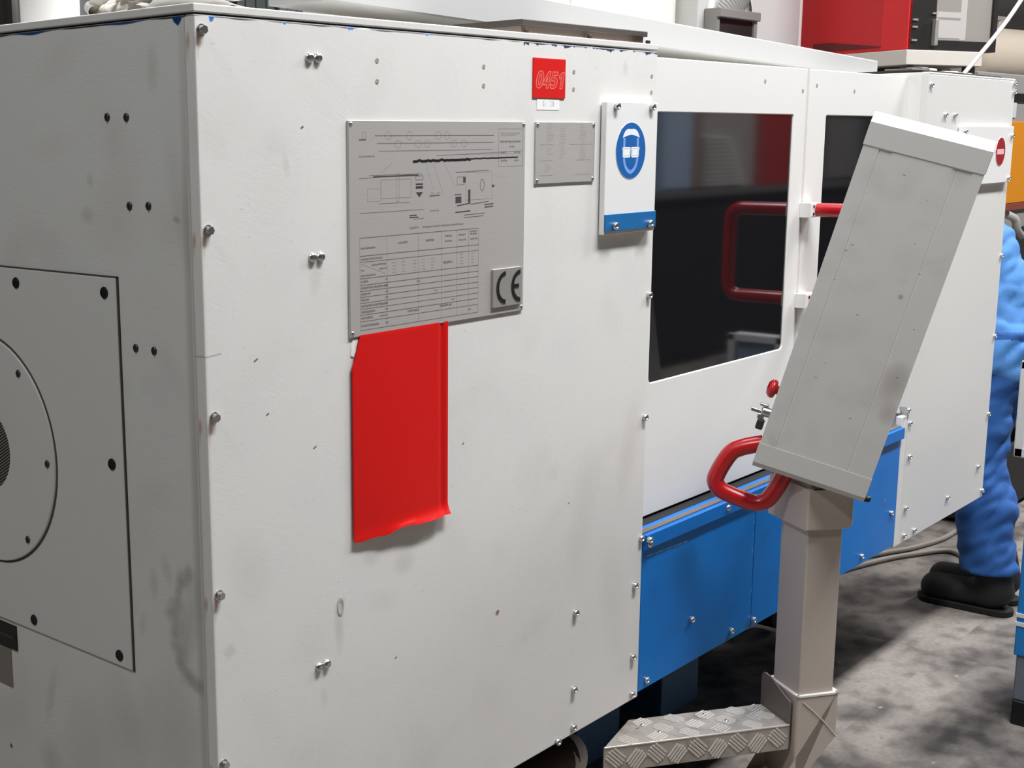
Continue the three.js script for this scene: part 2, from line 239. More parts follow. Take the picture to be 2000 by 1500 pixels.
  { // CE: two thick arcs and a bar
    const arc = (cx) => { const s = new THREE.Shape(); const R0 = 0.0275, R1 = 0.0205, a0 = 1.85, a1 = Math.PI * 2 - 1.85 + 0; s.absarc(0, 0, R0, a0 - 0.25, a1 + 0.25, false); s.absarc(0, 0, R1, a1 + 0.25, a0 - 0.25, true); const g = new THREE.ExtrudeGeometry(s, { depth: 0.0012, bevelEnabled: false, curveSegments: 24 }); g.scale(0.92, 1, 1); g.translate(cx, 1.3565, 0.0074); return prep(g); };
    const bar = box(0.688, 1.3535, 0.0074, 0.704, 1.36, 0.0086, 0);
    obj('ce_mark', [arc(0.6665), arc(0.7085), bar], black, ce);
  }
  const smallM = plateM(0.185, 0.105, (c, w, h) => {
    for (const y of [0.37, 0.63, 0.87]) { c.strokeStyle = 'rgba(62,56,52,.6)'; c.lineWidth = 2; for (const [a, b] of [[0.06, 0.28], y < 0.5 ? [0.55, 0.95] : [0.66, 0.92]]) { c.beginPath(); c.moveTo(a * w, y * h); c.lineTo(b * w, y * h); c.stroke(); } }
    for (const [u, v0, v1] of [[0.16, 0.04, 0.34], [0.16, 0.45, 0.55], [0.14, 0.7, 0.83], [0.38, 0.1, 0.62], [0.72, 0.05, 0.64]]) for (let v = v0; v < v1; v += 0.035) words(c, (u + rr(0, 0.02)) * w, v * h, rr(0.06, 0.12) * w, 4, 0.3);
  }, 3400);
  const small = obj('data_plate', box(0.755, 1.527, 0, 0.939, 1.632, 0.003, 0.0006), smallM, fp, 'smaller stainless plate with columns of engraved figures');
  put('rivet', rivetZ, steel, small, [[0.76, 1.627, 0.003], [0.934, 1.627, 0.003], [0.76, 1.532, 0.003], [0.934, 1.532, 0.003]]);
  // red number plate 0451
  const numM = std(0xffffff, 0.35, 0, { map: fit(canvasTex(380, 264, (c, w, h) => {
    c.fillStyle = '#d9150f'; c.fillRect(0, 0, w, h);
    c.font = 'italic bold 150px sans-serif'; c.textAlign = 'center'; c.save(); c.translate(w * 0.5, h * 0.74); c.scale(1.02, 0.98); c.lineWidth = 9; c.strokeStyle = '#ef8a80'; c.strokeText('0451', 0, 0, 355); c.fillStyle = '#d63a30'; c.fillText('0451', 0, 0, 355); c.restore();
  }), 0.097, 0.067) });
  obj('number_plate', box(0.746, 1.672, 0, 0.843, 1.739, 0.002, 0.0008), numM, fp, 'red plate with the number 0451');
  const labM = std(0xffffff, 0.6, 0, { map: fit(canvasTex(268, 80, (c, w, h) => { c.fillStyle = '#f4f3f1'; c.fillRect(0, 0, w, h); c.font = 'bold 56px sans-serif'; c.fillStyle = '#a9a6a4'; c.textAlign = 'center'; c.fillText('Gr 30', w / 2, h * 0.74); c.font = 'bold 50px sans-serif'; c.fillStyle = '#efeeec'; c.fillText('Gr 30', w / 2, h * 0.72); }), 0.067, 0.02) });
  obj('paper_label', box(0.76, 1.6525, 0, 0.827, 1.6715, 0.0006, 0), labM, fp, 'small white label with grey lettering');

  // eye protection sign board
  const sign = obj('safety_sign', box(0.959, 1.428, 0.002, 1.1385, 1.669, 0.0135, 0.0015), std(0xe9e8e4, 0.4), machine, 'white board with round blue wear-goggles symbol');
  const symM = std(0xffffff, 0.35, 0, { map: fit(canvasTex(512, 512, (c, w, h) => {
    c.fillStyle = '#e8e8e6'; c.fillRect(0, 0, w, h); c.fillStyle = '#0f5fa8'; c.beginPath(); c.arc(256, 256, 254, 0, 7); c.fill();
    c.strokeStyle = '#7fa3e4'; c.lineWidth = 34; c.beginPath(); c.moveTo(140, 140); c.lineTo(140, 320); c.bezierCurveTo(150, 400, 200, 440, 256, 450); c.bezierCurveTo(312, 440, 362, 400, 372, 320); c.lineTo(372, 140); c.stroke();
    c.strokeStyle = '#0f5fa8'; c.lineWidth = 5; c.strokeRect(105, 228, 302, 92);
    c.fillStyle = '#eef2f6'; c.beginPath(); c.moveTo(112, 140); c.bezierCurveTo(140, 60, 200, 52, 256, 62); c.bezierCurveTo(320, 50, 372, 66, 402, 140); c.lineTo(340, 122); c.lineTo(256, 112); c.lineTo(180, 122); c.fill();
    c.fillStyle = '#7fa3e4'; c.fillRect(100, 222, 312, 26);
    c.fillStyle = '#f2f5f4'; for (const x of [116, 262]) { c.beginPath(); c.roundRect(x, 222, 132, 96, 22); c.fill(); }
    c.strokeStyle = '#b9c6bd'; c.lineWidth = 6; for (const x of [132, 278]) c.strokeRect(x, 238, 98, 62);
  }), 0.104, 0.104) });
  obj('symbol', (() => { const g = prep(new THREE.CylinderGeometry(0.052, 0.052, 0.0008, 48)); g.rotateX(Math.PI / 2); g.translate(1.0445, 1.5805, 0.0138); return metric(g); })(), symM, sign, 'blue disc with a head wearing goggles');
  obj('blue_strip', box(0.9595, 1.4345, 0.0132, 1.138, 1.4655, 0.0165, 0.0006), std(0x1568a4, 0.4), sign, 'blue strip along the foot of the board');
  put('screw', capZ, steel, sign, [[0.989, 1.661, 0.0135], [1.1135, 1.661, 0.0135], [0.989, 1.444, 0.0165], [1.1135, 1.4425, 0.0165]]);

  // red plastic sheet with a torn corner and a curled foot
  const sheet = (fn, th, nu, nv) => {
    const pos = [], idx = [], n = (nu + 1) * (nv + 1);
    for (const s of [1, 0]) for (let j = 0; j <= nv; j++) for (let i = 0; i <= nu; i++) { const p = fn(i / nu, j / nv); pos.push(p.x, p.y, p.z - (s ? 0 : th)); }
    const at = (s, i, j) => s * n + j * (nu + 1) + i;
    for (let j = 0; j < nv; j++) for (let i = 0; i < nu; i++) { idx.push(at(0, i, j), at(0, i + 1, j), at(0, i + 1, j + 1), at(0, i, j), at(0, i + 1, j + 1), at(0, i, j + 1)); idx.push(at(1, i, j), at(1, i + 1, j + 1), at(1, i + 1, j), at(1, i, j), at(1, i, j + 1), at(1, i + 1, j + 1)); }
    const rim = []; for (let i = 0; i <= nu; i++) rim.push([i, 0]); for (let j = 1; j <= nv; j++) rim.push([nu, j]); for (let i = nu - 1; i >= 0; i--) rim.push([i, nv]); for (let j = nv - 1; j >= 0; j--) rim.push([0, j]);
    for (let k = 0; k < rim.length - 1; k++) { const [a, b] = rim[k], [c, d] = rim[k + 1]; idx.push(at(0, a, b), at(1, a, b), at(1, c, d), at(0, a, b), at(1, c, d), at(0, c, d)); }
    const g = new THREE.BufferGeometry(); g.setAttribute('position', new THREE.Float32BufferAttribute(pos, 3)); g.setIndex(idx); const q = g.toNonIndexed(); q.computeVertexNormals();
    g.computeVertexNormals(); g.setAttribute('uv', new THREE.Float32BufferAttribute(new Float32Array(pos.length / 3 * 2), 2)); return g;
  };
  const redM = new THREE.MeshPhysicalMaterial({ color: 0xd40f0a, roughness: 0.45, specularIntensity: 0.6, side: THREE.DoubleSide });
  obj('sheet_scrap', extrude([[0.288, 1.284], [0.294, 1.282], [0.299, 1.29], [0.302, 1.302], [0.305, 1.31], [0.292, 1.309], [0.289, 1.3]], 0.0012, 0).translate(0, 0, 0), std(0xf6f3ee, 0.6), fp, 'torn white scrap of the sheet');
  obj('red_sheet', sheet((u, v) => {         // v from the foot up
    const y = 0.9925 + v * 0.3215; const tear = v > 0.86 ? (v - 0.86) / 0.14 : 0; const left = 0.287 + 0.018 * Math.pow(tear, 0.7) + (tear > 0 ? 0.0025 * noise.noise(v * 80, 2, 3) : 0);
    const x = left + u * (0.5165 - left);
    let z = 0.004 + 0.003 * Math.sin(u * Math.PI) * (1 - v) - 0.0032 * Math.exp(-Math.pow((u - 0.93) / 0.02, 2)) + 0.004 * Math.max(0, (0.9 - v) * 0.6) * Math.sin(u * 3);
    const foot = Math.max(0, 1 - v / 0.06); z += foot * foot * (0.002 + 0.006 * Math.max(0, Math.sin((u - 0.25) * 2.4)));
    const lowY = y - (1 - v > 0.97 ? 0.004 * Math.sin(u * 9) * (u > 0.25 && u < 0.6 ? 1 : 0.2) : 0);
    return V(x, lowY + 0.002 * noise.noise(u * 8, v * 40, 1) * foot, z);
  }, 0.0008, 48, 60), redM, fp, 'plain red plastic sheet with torn upper corner and curled foot');
}
{ // left flank of the near housing
  const d = 1.5, y0 = 0.456, fh = 1.3085;
  const map = fit(canvasTex(1500, 1310, (c, w, h) => {      // u runs from the back (0) to the front edge (w)
    const Z = (z) => (z + d + 0.021) / d * w, Y = (y) => (1 - (y - y0) / fh) * h;
    c.fillStyle = '#dcdcd6'; c.fillRect(0, 0, w, h);
    for (let i = 0; i < 260; i++) smudge(c, rnd() * w, rnd() * h, rr(20, 90), rr(20, 80), rnd() < 0.6 ? '168,158,146' : '206,208,204', rr(0.03, 0.13), rr(0, 3));
    for (const [z, y, rx, ry, a] of [[-0.05, 0.93, 26, 90, 0.3], [-0.07, 0.9, 20, 60, 0.25], [-0.1, 1.0, 14, 30, 0.25], [-0.13, 0.97, 12, 30, 0.3], [-0.16, 0.9, 10, 24, 0.25], [-0.21, 0.72, 60, 120, 0.2], [-0.1, 0.75, 70, 120, 0.22], [-0.3, 0.66, 90, 120, 0.2], [-0.42, 0.6, 40, 40, 0.3], [-0.41, 0.72, 14, 70, 0.25], [-0.03, 1.5, 30, 140, 0.22], [-0.09, 1.7, 16, 40, 0.25], [-0.35, 1.45, 60, 40, 0.12], [-0.25, 1.5, 20, 16, 0.3], [-0.24, 1.55, 10, 14, 0.3], [-0.05, 1.5, 10, 6, 0.6]]) smudge(c, Z(z), Y(y), rx, ry, '112,104,94', a * 0.55, rr(-0.4, 0.4));
    for (let k = 0; k < 26; k++) { const a = 1.5 + k * 0.12; smudge(c, Z(-0.035) + 52 * Math.cos(a) + rr(-6, 6), Y(0.92) + 84 * Math.sin(a), rr(10, 20), rr(10, 26), '104,96,84', 0.16, rr(0, 3)); }
    smudge(c, Z(-0.025), Y(1.1), 16, 900, '104,96,86', 0.3);
    // chipped strip under the lid, blue undercoat showing
    for (let x = 0; x < w; x += 3) { const t = 5 + 5 * noise.noise(x / 70, 1, 2); c.fillStyle = noise.noise(x / 110, 4, 9) > 0 ? '#1c3a63' : '#2a2724'; c.fillRect(x, 0, 3, Math.max(1.5, t - 2)); }
    c.fillStyle = '#123a70'; c.beginPath(); c.moveTo(Z(-0.046), 0); c.lineTo(Z(-0.024), 0); c.lineTo(Z(-0.027), 7); c.lineTo(Z(-0.033), 13); c.lineTo(Z(-0.041), 8); c.fill();
    c.fillStyle = 'rgba(84,66,54,.8)'; for (const [z, y] of [[-0.255, 0.896], [-0.54, 0.587]]) { c.beginPath(); c.arc(Z(z), Y(y), 4, 0, 7); c.fill(); }
  }), d, fh);
  const sideM = new THREE.MeshPhysicalMaterial({ color: 0xffffff, map, roughness: 0.4, bumpMap: peel, bumpScale: 0.00028 });
  const sp = obj('side_panel', box(0.001, y0, -d - 0.021, 0.02, y0 + fh, -0.0215, 0.0025), sideM, machine);
  put('screw', slotX, darkSteel, sp, [[0.001, 1.638, -0.192], [0.001, 1.637, -0.149], [0.001, 1.516, -0.15], [0.001, 1.517, -0.108], [0.001, 1.316, -0.149], [0.001, 1.316, -0.108]]);
  // access cover bolted on the flank
  const ac = obj('access_cover', box(-0.003, 0.821, -0.85, 0.001, 1.413, -0.1855, 0.0012), new THREE.MeshPhysicalMaterial({ color: 0xd9d9d3, roughness: 0.4, bumpMap: peel, bumpScale: 0.0002 }), machine, 'bolted cover plate on the flank');
  obj('grime_line', [box(-0.0012, 0.8195, -0.1855, 0.0012, 1.4155, -0.1825, 0), box(-0.0012, 1.413, -0.85, 0.0012, 1.4155, -0.1825, 0)], std(0x4a3f37, 0.9), ac);
  put('plug', plugX, black, ac, [[-0.003, 1.391, -0.437], [-0.003, 1.391, -0.212], [-0.003, 1.137, -0.212], [-0.003, 0.838, -0.215], [-0.003, 0.84, -0.441], [-0.003, 1.391, -0.66], [-0.003, 0.84, -0.66]]);
  // round fan cover with a wire grille
  const cz = -0.545, cy = 1.113, R = 0.1895;
  const fan = obj('fan_cover', (() => { const g = lathe([[0.068, 0], [0.068, 0.004], [R - 0.002, 0.004], [R, 0.0025], [R, 0]], 72); g.rotateZ(Math.PI / 2); g.translate(-0.003, cy, cz); return metric(g); })(), new THREE.MeshPhysicalMaterial({ color: 0xd9d9d3, roughness: 0.4, bumpMap: peel, bumpScale: 0.0002 }), machine, 'round cover with a grille in its middle');
  obj('grime_ring', (() => { const g = lathe([[R - 0.001, 0.0008], [R + 0.004, 0.0005]], 72); g.rotateZ(Math.PI / 2); g.translate(-0.003, cy, cz); return g; })(), std(0x52463d, 0.9, 0, { side: THREE.DoubleSide }), fan);
  put('screw', slotX, darkSteel, fan, [0, 52, 128, 180, 232, 308].map((a) => [-0.007, cy + 0.172 * Math.sin(a * Math.PI / 180), cz + 0.172 * Math.cos(a * Math.PI / 180)]));
  obj('grille_back', (() => { const g = cyl(0.068, 0.068, 0.001, 40); g.rotateZ(Math.PI / 2); g.translate(-0.0035, cy, cz); return g; })(), std(0x2b2622, 0.8), fan);
  const bars = []; for (let k = -15; k <= 15; k++) { const o = k * 0.0043, l = Math.sqrt(Math.max(0, 0.067 * 0.067 - o * o)); const b = box(-0.0065, -0.0011, -l, -0.0045, 0.0011, l, 0); b.translate(0, o, 0); b.rotateX(-0.5); b.translate(0, cy, cz); bars.push(b); }
  obj('grille', bars, std(0x8f8880, 0.5, 0.3), fan);
  // black and grey rating labels low on the flank
  const dark = obj('dark_label', box(-0.002, 0.77, -0.62, 0.001, 0.813, -0.5, 0.0008), std(0x11100f, 0.45), machine, 'small black plate low on the flank');
  obj('plate_lettering', box(-0.0026, 0.789, -0.6, -0.0018, 0.794, -0.508, 0), std(0x3b382f, 0.6), dark);
  obj('grey_label', box(-0.0015, 0.7, -0.62, 0.001, 0.768, -0.521, 0.0006), std(0x8c857d, 0.5, 0.3), machine, 'small grey plate below the black plate');
}
// lid over the near housing, with its carcass behind
obj('top_lid', box(-0.001, 1.7672, -1.52, 1.155, 1.7785, 0.0005, 0.002), new THREE.MeshPhysicalMaterial({ color: 0xdddbd5, roughness: 0.45, bumpMap: peel, bumpScale: 0.0001 }), machine);
obj('carcass', box(0.021, 0.47, -1.5, 1.1, 1.766, -0.03, 0), darkInside, machine);
{ // sliding doors, tinted panes, red handle
  const zD = -0.056, th = 0.022;
  const doorM = new THREE.MeshPhysicalMaterial({ color: 0xe6e4de, roughness: 0.4, bumpMap: peel, bumpScale: 0.0001 });
  const pane = new THREE.MeshPhysicalMaterial({ color: 0x121316, roughness: 0.05, ior: 1.72 });
  const door = (x0, x1, wx0, wx1) => {
    const wy0 = 1.102, wy1 = 1.6545, r = 0.012;
    const s = new THREE.Shape([[x0, 0.814], [x1, 0.814], [x1, 1.7615], [x0, 1.7615]].map(([x, y]) => new THREE.Vector2(x, y)));
    const h = new THREE.Path(); h.moveTo(wx0 + r, wy0); h.lineTo(wx1 - r, wy0); h.absarc(wx1 - r, wy0 + r, r, -Math.PI / 2, 0); h.lineTo(wx1, wy1 - r * 0.3); h.lineTo(wx1 - r * 0.3, wy1); h.lineTo(wx0 + r * 0.3, wy1); h.lineTo(wx0, wy1 - r * 0.3); h.lineTo(wx0, wy0 + r); h.absarc(wx0 + r, wy0 + r, r, Math.PI, Math.PI * 1.5); s.holes.push(h);
    const g = new THREE.ExtrudeGeometry(s, { depth: th - 0.004, bevelEnabled: true, bevelThickness: 0.002, bevelSize: 0.002, bevelOffset: -0.002, bevelSegments: 1, curveSegments: 6 }); g.translate(0, 0, zD - th + 0.002);
    const d = obj('sliding_door', metric(prep(g)), doorM, machine);
    obj('window_pane', box(wx0 - 0.01, wy0 - 0.01, zD - 0.0095, wx1 + 0.01, wy1 + 0.01, zD - 0.0032, 0), pane, d, 'dark tinted pane');
    return d;
  };
  const d1 = door(1.16, 1.937, 1.255, 1.872), d2 = door(1.951, 2.556, 2.052, 2.42);
  d1.userData.label = 'sliding door with the wider window and red handle'; d2.userData.label = 'sliding door half hidden behind the control console';
  obj('door_seam', box(1.934, 0.82, zD - 0.02, 1.954, 1.76, zD - 0.007, 0.001), std(0xd7d4cd, 0.5), machine);
  put('filled_hole', toZ(lathe([[0, 0.0003], [0.003, 0.0003], [0.0042, 0.0008], [0.005, 0.0002]], 10)), std(0x9d978f, 0.7), d1, [[1.72, 1.727, zD], [1.945 - 0.03, 1.71, zD]]);
  put('filled_hole', toZ(lathe([[0, 0.0003], [0.003, 0.0003], [0.0042, 0.0008], [0.005, 0.0002]], 10)), std(0x9d978f, 0.7), d2, [[1.99, 1.724, zD], [2.21, 1.715, zD]]);
  for (const y of [1.431, 1.213]) {
    const b = obj('handle_bracket', extrude([[1.93, y - 0.017], [1.985, y - 0.017], [1.985, y + 0.017], [1.93, y + 0.017]], 0.03, 0.002).translate(0, 0, zD - 0.001), paintPlain, d1);
    void b; put('bracket_screw', toZ(cyl(0.0035, 0.0035, 0.002, 8)), black, d1, [[1.945, y + 0.009, zD + 0.0295], [1.945, y - 0.009, zD + 0.0295]]);
  }
  const hp = []; const hx = 1.968, r = 0.03, zo = 0.135;
  hp.push(V(hx, 1.431, zD + 0.02), V(hx, 1.431, zo - r)); for (let k = 1; k < 6; k++) { const a = k / 6 * Math.PI / 2; hp.push(V(hx, 1.431 - r + r * Math.cos(a), zo - r + r * Math.sin(a))); }
  hp.push(V(hx, 1.431 - r, zo), V(hx, 1.213 + r, zo)); for (let k = 1; k < 6; k++) { const a = k / 6 * Math.PI / 2; hp.push(V(hx, 1.213 + r - r * Math.sin(a), zo - r + r * Math.cos(a))); }
  hp.push(V(hx, 1.213, zo - r), V(hx, 1.213, zD + 0.02));
  obj('door_handle', tube(hp, 0.0165, 120, 18, 0), redTube, d1, 'red bow handle');
  obj('cabin_roof', box(1.1, 1.74, -1.25, 2.6, 1.7555, -0.09, 0), paintPlain, machine);
  // cabin behind the doors
  obj('mould_cabin', [box(1.1, 0.82, -1.2, 2.6, 1.755, -1.18, 0), box(1.1, 0.78, -1.2, 2.6, 0.79, -0.1, 0), box(2.59, 0.8, -1.2, 2.6, 1.75, -0.09, 0)], darkInside, machine);
}
{ // blue lower panels and the rail ledge
  const lowM = new THREE.MeshPhysicalMaterial({ specularIntensity: 0.5, color: 0xffffff, roughness: 0.36, bumpMap: peel, bumpScale: 0.0001, map: fit(canvasTex(1400, 340, (c, w, h) => {
    c.fillStyle = '#0a74c6'; c.fillRect(0, 0, w, h);
    for (let i = 0; i < 60; i++) smudge(c, rnd() * w, rnd() * h, rr(20, 80), rr(10, 50), rnd() < 0.5 ? '8,70,130' : '30,130,190', rr(0.05, 0.15));
    c.strokeStyle = 'rgba(170,190,215,.9)'; c.lineWidth = 3; c.setLineDash([26, 6, 40, 4]); c.beginPath(); c.moveTo(20, 30); c.lineTo(190, 36); c.stroke(); c.setLineDash([]);
    for (let i = 0; i < 40; i++) { c.fillStyle = `rgba(150,185,220,${rr(0.2, 0.7)})`; c.fillRect(505 + rr(-4, 8), rnd() * h, rr(2, 5), rr(2, 8)); }
    smudge(c, 500, h - 12, 20, 16, '90,80,70', 0.7); smudge(c, 400, h - 8, 26, 10, '60,90,110', 0.5);
  }), 1.38, 0.32) });
  const l1 = obj('lower_panel', box(1.157, 0.465, -0.02, 1.6605, 0.78, -0.001, 0.0015), lowM, machine), l2 = obj('lower_panel', box(1.6625, 0.465, -0.02, 2.5335, 0.78, -0.001, 0.0015), lowM, machine);
  put('screw', capZ, steel, l1, [[1.372, 0.566, -0.001], [1.561, 0.486, -0.001], [1.186, 0.484, -0.001]]);
  put('screw', capZ, steel, l2, [[1.672, 0.482, -0.001], [2.494, 0.568, -0.001], [2.302, 0.488, -0.001], [1.98, 0.566, -0.001]]);
  put('filled_hole', toZ(lathe([[0, 0.0006], [0.006, 0.0006], [0.0075, 0]], 10)), std(0x4f7fc0, 0.5), l2, [[2.447, 0.614, -0.001]]);
  const ledge = obj('rail_ledge', [box(1.157, 0.776, -0.022, 2.5335, 0.8075, 0.009, 0.002), box(1.157, 0.795, -0.13, 2.5335, 0.8075, -0.022, 0.001)], blue, machine, 'blue ledge the doors slide over');
  put('screw', domeZ, steel, ledge, [[1.504, 0.793, 0.009], [2.1, 0.793, 0.009]]);
  obj('rail_seal', [box(1.157, 0.8075, -0.017, 2.5335, 0.8105, -0.002, 0.0008)], std(0x6d625b, 0.6), ledge);
  obj('slide_rail', [box(1.175, 0.8073, -0.07, 2.52, 0.8085, -0.034, 0)], std(0x17171a, 0.8), ledge);
  obj('bent_screw', [toZ(capHead).translate(1.164, 0.797, 0.0095), toZ(domeHead).translate(1.168, 0.787, 0.0095)], steel, ledge);
}
{ // far housing
  const fp = obj('end_panel', [extrude([[2.573, 0.458], [3.268, 0.458], [3.268, 1.7665], [2.557, 1.7665], [2.557, 0.86], [2.573, 0.84]], 0.02, 0.002).translate(0, 0, -0.02)], new THREE.MeshPhysicalMaterial({ color: 0xdedcd6, roughness: 0.42, bumpMap: peel, bumpScale: 0.0001 }), machine);
  obj('corner_strip', [box(2.536, 0.456, -0.02, 2.575, 0.835, -0.0015, 0.003)], paintPlain, machine);
  obj('end_flank', [box(2.557, 0.84, -0.09, 2.572, 1.766, -0.019, 0.001), box(2.56, 1.766, -0.6, 3.268, 1.772, 0, 0.002)], paintPlain, machine);
  obj('end_carcass', [box(2.575, 0.47, -1.3, 3.262, 1.765, -0.021, 0)], paintPlain, machine);
  put('screw', capZ, steel, fp, [[2.564 + 0.006, 1.737, 0], [3.258, 1.733, 0], [3.255, 1.758, 0], [2.69, 1.66, 0], [2.765, 1.66, 0], [2.585, 0.81, 0], [2.566, 0.85, 0], [2.6, 0.711, 0], [2.598, 0.56, 0], [2.599, 0.479, 0], [2.678, 0.477, 0], [2.937, 0.522, 0], [3.199, 0.57, 0], [3.255, 0.481, 0], [3.259, 0.732, 0], [3.258, 0.983, 0], [3.259, 1.236, 0], [3.256, 1.486, 0]]);
  // sign with a red raised device, mostly behind the console
  const bd = obj('switch_board', box(2.8, 1.463, 0.001, 3.244, 1.63, 0.014, 0.002), std(0xebe9e4, 0.4), machine, 'white board with a red stop sign disc');
  const discM = std(0xffffff, 0.4, 0, { map: fit(canvasTex(256, 256, (c, w, h) => { c.fillStyle = '#e9e6e2'; c.fillRect(0, 0, w, h); c.fillStyle = '#9e1c20'; c.beginPath(); c.arc(128, 128, 126, 0, 7); c.fill(); c.fillStyle = '#ecc0bd'; c.fillRect(34, 104, 188, 48); }), 0.084, 0.084) });
  obj('stop_disc', (() => { const g = prep(new THREE.CylinderGeometry(0.042, 0.042, 0.0014, 40)); g.rotateX(Math.PI / 2); g.translate(3.132, 1.556, 0.0145); return metric(g); })(), discM, bd, 'red disc with a pale bar');
  put('screw', capZ, steel, bd, [[2.815, 1.615, 0.014], [3.225, 1.602, 0.014], [2.815, 1.476, 0.014], [3.222, 1.476, 0.014]]);
  obj('top_seal', [box(2.56, 1.772, -0.25, 3.2, 1.778, -0.02, 0.001)], rubber, machine);
}
{ // base under the machine
  obj('machine_base', [box(0.2, 0.03, -1.4, 2.95, 0.3, -0.56, 0.004), box(0.2, 0.3, -1.4, 3.0, 0.46, -0.5, 0.004)], navy, machine, 'dark blue machine bed under the panels');
  for (const x of [1.45, 1.86]) obj('base_rib', box(x, 0.06, -0.6, x + 0.2, 0.46, -0.34, 0.004), navy, machine);
  for (const [x, z] of [[0.35, -0.75], [2.5, -0.75], [0.35, -1.25], [2.5, -1.25]]) obj('machine_foot', lathe([[0, 0.03], [0.05, 0.03], [0.07, 0.012], [0.07, 0]], 20).translate(x, 0, z), rubber, machine);
  obj('bed_roller', cyl(0.055, 0.055, 0.06, 24).rotateX(Math.PI / 2).translate(2.84, 0.07, -0.5), rubber, machine);
  // corrugated hose with a pale cuff
  const pts = []; for (let k = 0; k <= 46; k++) pts.push([0.046 + (k % 2 ? 0.007 : 0), k * 0.0085]);
  obj('corrugated_hose', (() => { const g = lathe(pts, 22); g.rotateZ(-Math.PI / 2); g.translate(0.68, 0.32, -0.13); return g; })(), std(0x3a2c27, 0.6), machine);
  obj('hose_cuff', (() => { const g = lathe([[0.03, 0], [0.05, 0.002], [0.054, 0.02], [0.05, 0.05], [0.04, 0.066], [0, 0.068]], 22); g.rotateZ(-Math.PI / 2); g.translate(1.045, 0.31, -0.13); return g; })(), std(0xcfc9c2, 0.5), machine);
  obj('hose_bend', tube([V(0.68, 0.32, -0.13), V(0.55, 0.3, -0.2), V(0.45, 0.2, -0.4), V(0.42, 0.1, -0.62)], 0.045, 40, 16), std(0x2a211e, 0.6), machine);
}
// ---------------------------------------------------------------- on top of the machine
{
  // long sloping guard beam
  const cv = thing('guard_cover', 'long white sloping cover lying across the machine top above the dark windows', 'cover', [0.55, 1.841, -0.3]);
  
  const beam = obj('cover_shell', (() => { const s = [[0, 0], [2.403, -0.0655], [2.403, -0.013], [0, 0.0705]]; return extrude(s, 0.14, 0.003).translate(0, 0, -0.14); })(), std(0xbdbcb9, 0.45), cv);
  beam.userData.label = 'white cover shell';
  obj('cover_foot', box(2.38, -0.0685, -0.06, 2.47, -0.06, 0.0, 0.002), paintPlain, cv);
  const fr = thing('guide_rail', 'beige metal guide rail behind the white sloping cover on the machine top', 'rail', [0.7, 1.779, -0.5]);
  obj('rail_web', box(0, 0, -0.03, 2.2, 0.05, 0.0, 0.003), std(0xd9c9b2, 0.5, 0.1), fr);
  for (const x of [0.15, 1.1, 2.05]) obj('rail_foot', box(x, -0.0005, -0.03, x + 0.06, 0.012, 0.05, 0.002), darkSteel, fr);
  // shallow lidded tray
  const tr = thing('metal_tray', 'shallow dark metal box with overhanging lid on the machine top', 'box', [0.784, 1.7785, -0.05]);
  obj('tray_body', box(0.006, 0, -0.235, 0.41, 0.019, -0.006, 0.001), std(0x97877b, 0.45, 0.35), tr);
  obj('tray_lid', [box(0, 0.0185, -0.24, 0.416, 0.029, 0, 0.0015)], std(0x5a544e, 0.45, 0.45), tr);
  for (const x of [-0.0, 0.2, 0.405]) obj('tray_clip', box(x + 0.002, 0.0, 0.0, x + 0.012, 0.012, 0.006, 0.001), darkSteel, tr);
  // white strip
  const st = thing('foam_strip', 'short white block lying on the machine top beside the sloping cover', 'block', [0.35, 1.7785, -0.1]);
  obj('block_body', box(0, 0, -0.05, 0.12, 0.013, 0, 0.003), std(0xf3f1ee, 0.6), st);
  // bucket
  const bk = thing('white_container', 'tall white plastic container on the left end of the machine top', 'container', [0.2, 1.7785, -0.602]);
  obj('container_wall', lathe([[0, 0], [0.043, 0], [0.047, 0.004], [0.049, 0.02], [0.051, 0.26], [0.053, 0.27], [0.05, 0.272], [0.047, 0.26]], 40), std(0xf4f1ec, 0.45), bk);
  obj('container_lid', lathe([[0.054, 0.262], [0.055, 0.285], [0.03, 0.292], [0, 0.292]], 40), std(0xf4f1ec, 0.45), bk);
  // coiled white hose
  const ho = thing('white_hose', 'tangled white hose heaped on the machine top beside the container', 'hose', [0.222, 1.783, -0.4]);
  const hm = std(0xe2dcd2, 0.5);
  for (const [i, sh] of [[0, 0], [1, 0.02], [2, -0.015]]) {
    const p = []; for (let k = 0; k <= 22; k++) { const a = k / 22 * Math.PI * 3.3 + i * 1.7; p.push(V(0.045 * Math.cos(a) * (1 - 0.015 * k) + sh, 0.016 + 0.0018 * k + 0.016 * Math.sin(a * 1.4 + i), 0.06 * Math.sin(a) + sh)); }
    obj('hose_loop', tube(p, 0.0095, 110, 12), hm, ho);
  }
  obj('hose_clip', box(-0.035, 0.01, -0.005, -0.02, 0.022, 0.02, 0.002), black, ho);
  // papers
  const pp = thing('paper_stack', 'loose heap of crumpled white paper at the near top corner of the machine', 'papers', [0.16, 1.7785, -0.215]);
  for (let k = 0; k < 4; k++) {
    const g = new THREE.PlaneGeometry(0.13, 0.2, 14, 18); const p = g.attributes.position; for (let i = 0; i < p.count; i++) p.setZ(i, 0.018 + 0.012 * k + 0.012 * noise.noise(p.getX(i) * 18 + k * 3, p.getY(i) * 14, k) + (k === 3 ? 0.012 * noise.noise(p.getX(i) * 50, p.getY(i) * 50, 2) : 0));
    g.rotateX(-Math.PI / 2); g.rotateY(k * 0.4 - 0.4); g.computeVertexNormals(); obj('sheet', g, std(0xfdfaf4, 0.8, 0, { side: THREE.DoubleSide }), pp);
  }
}
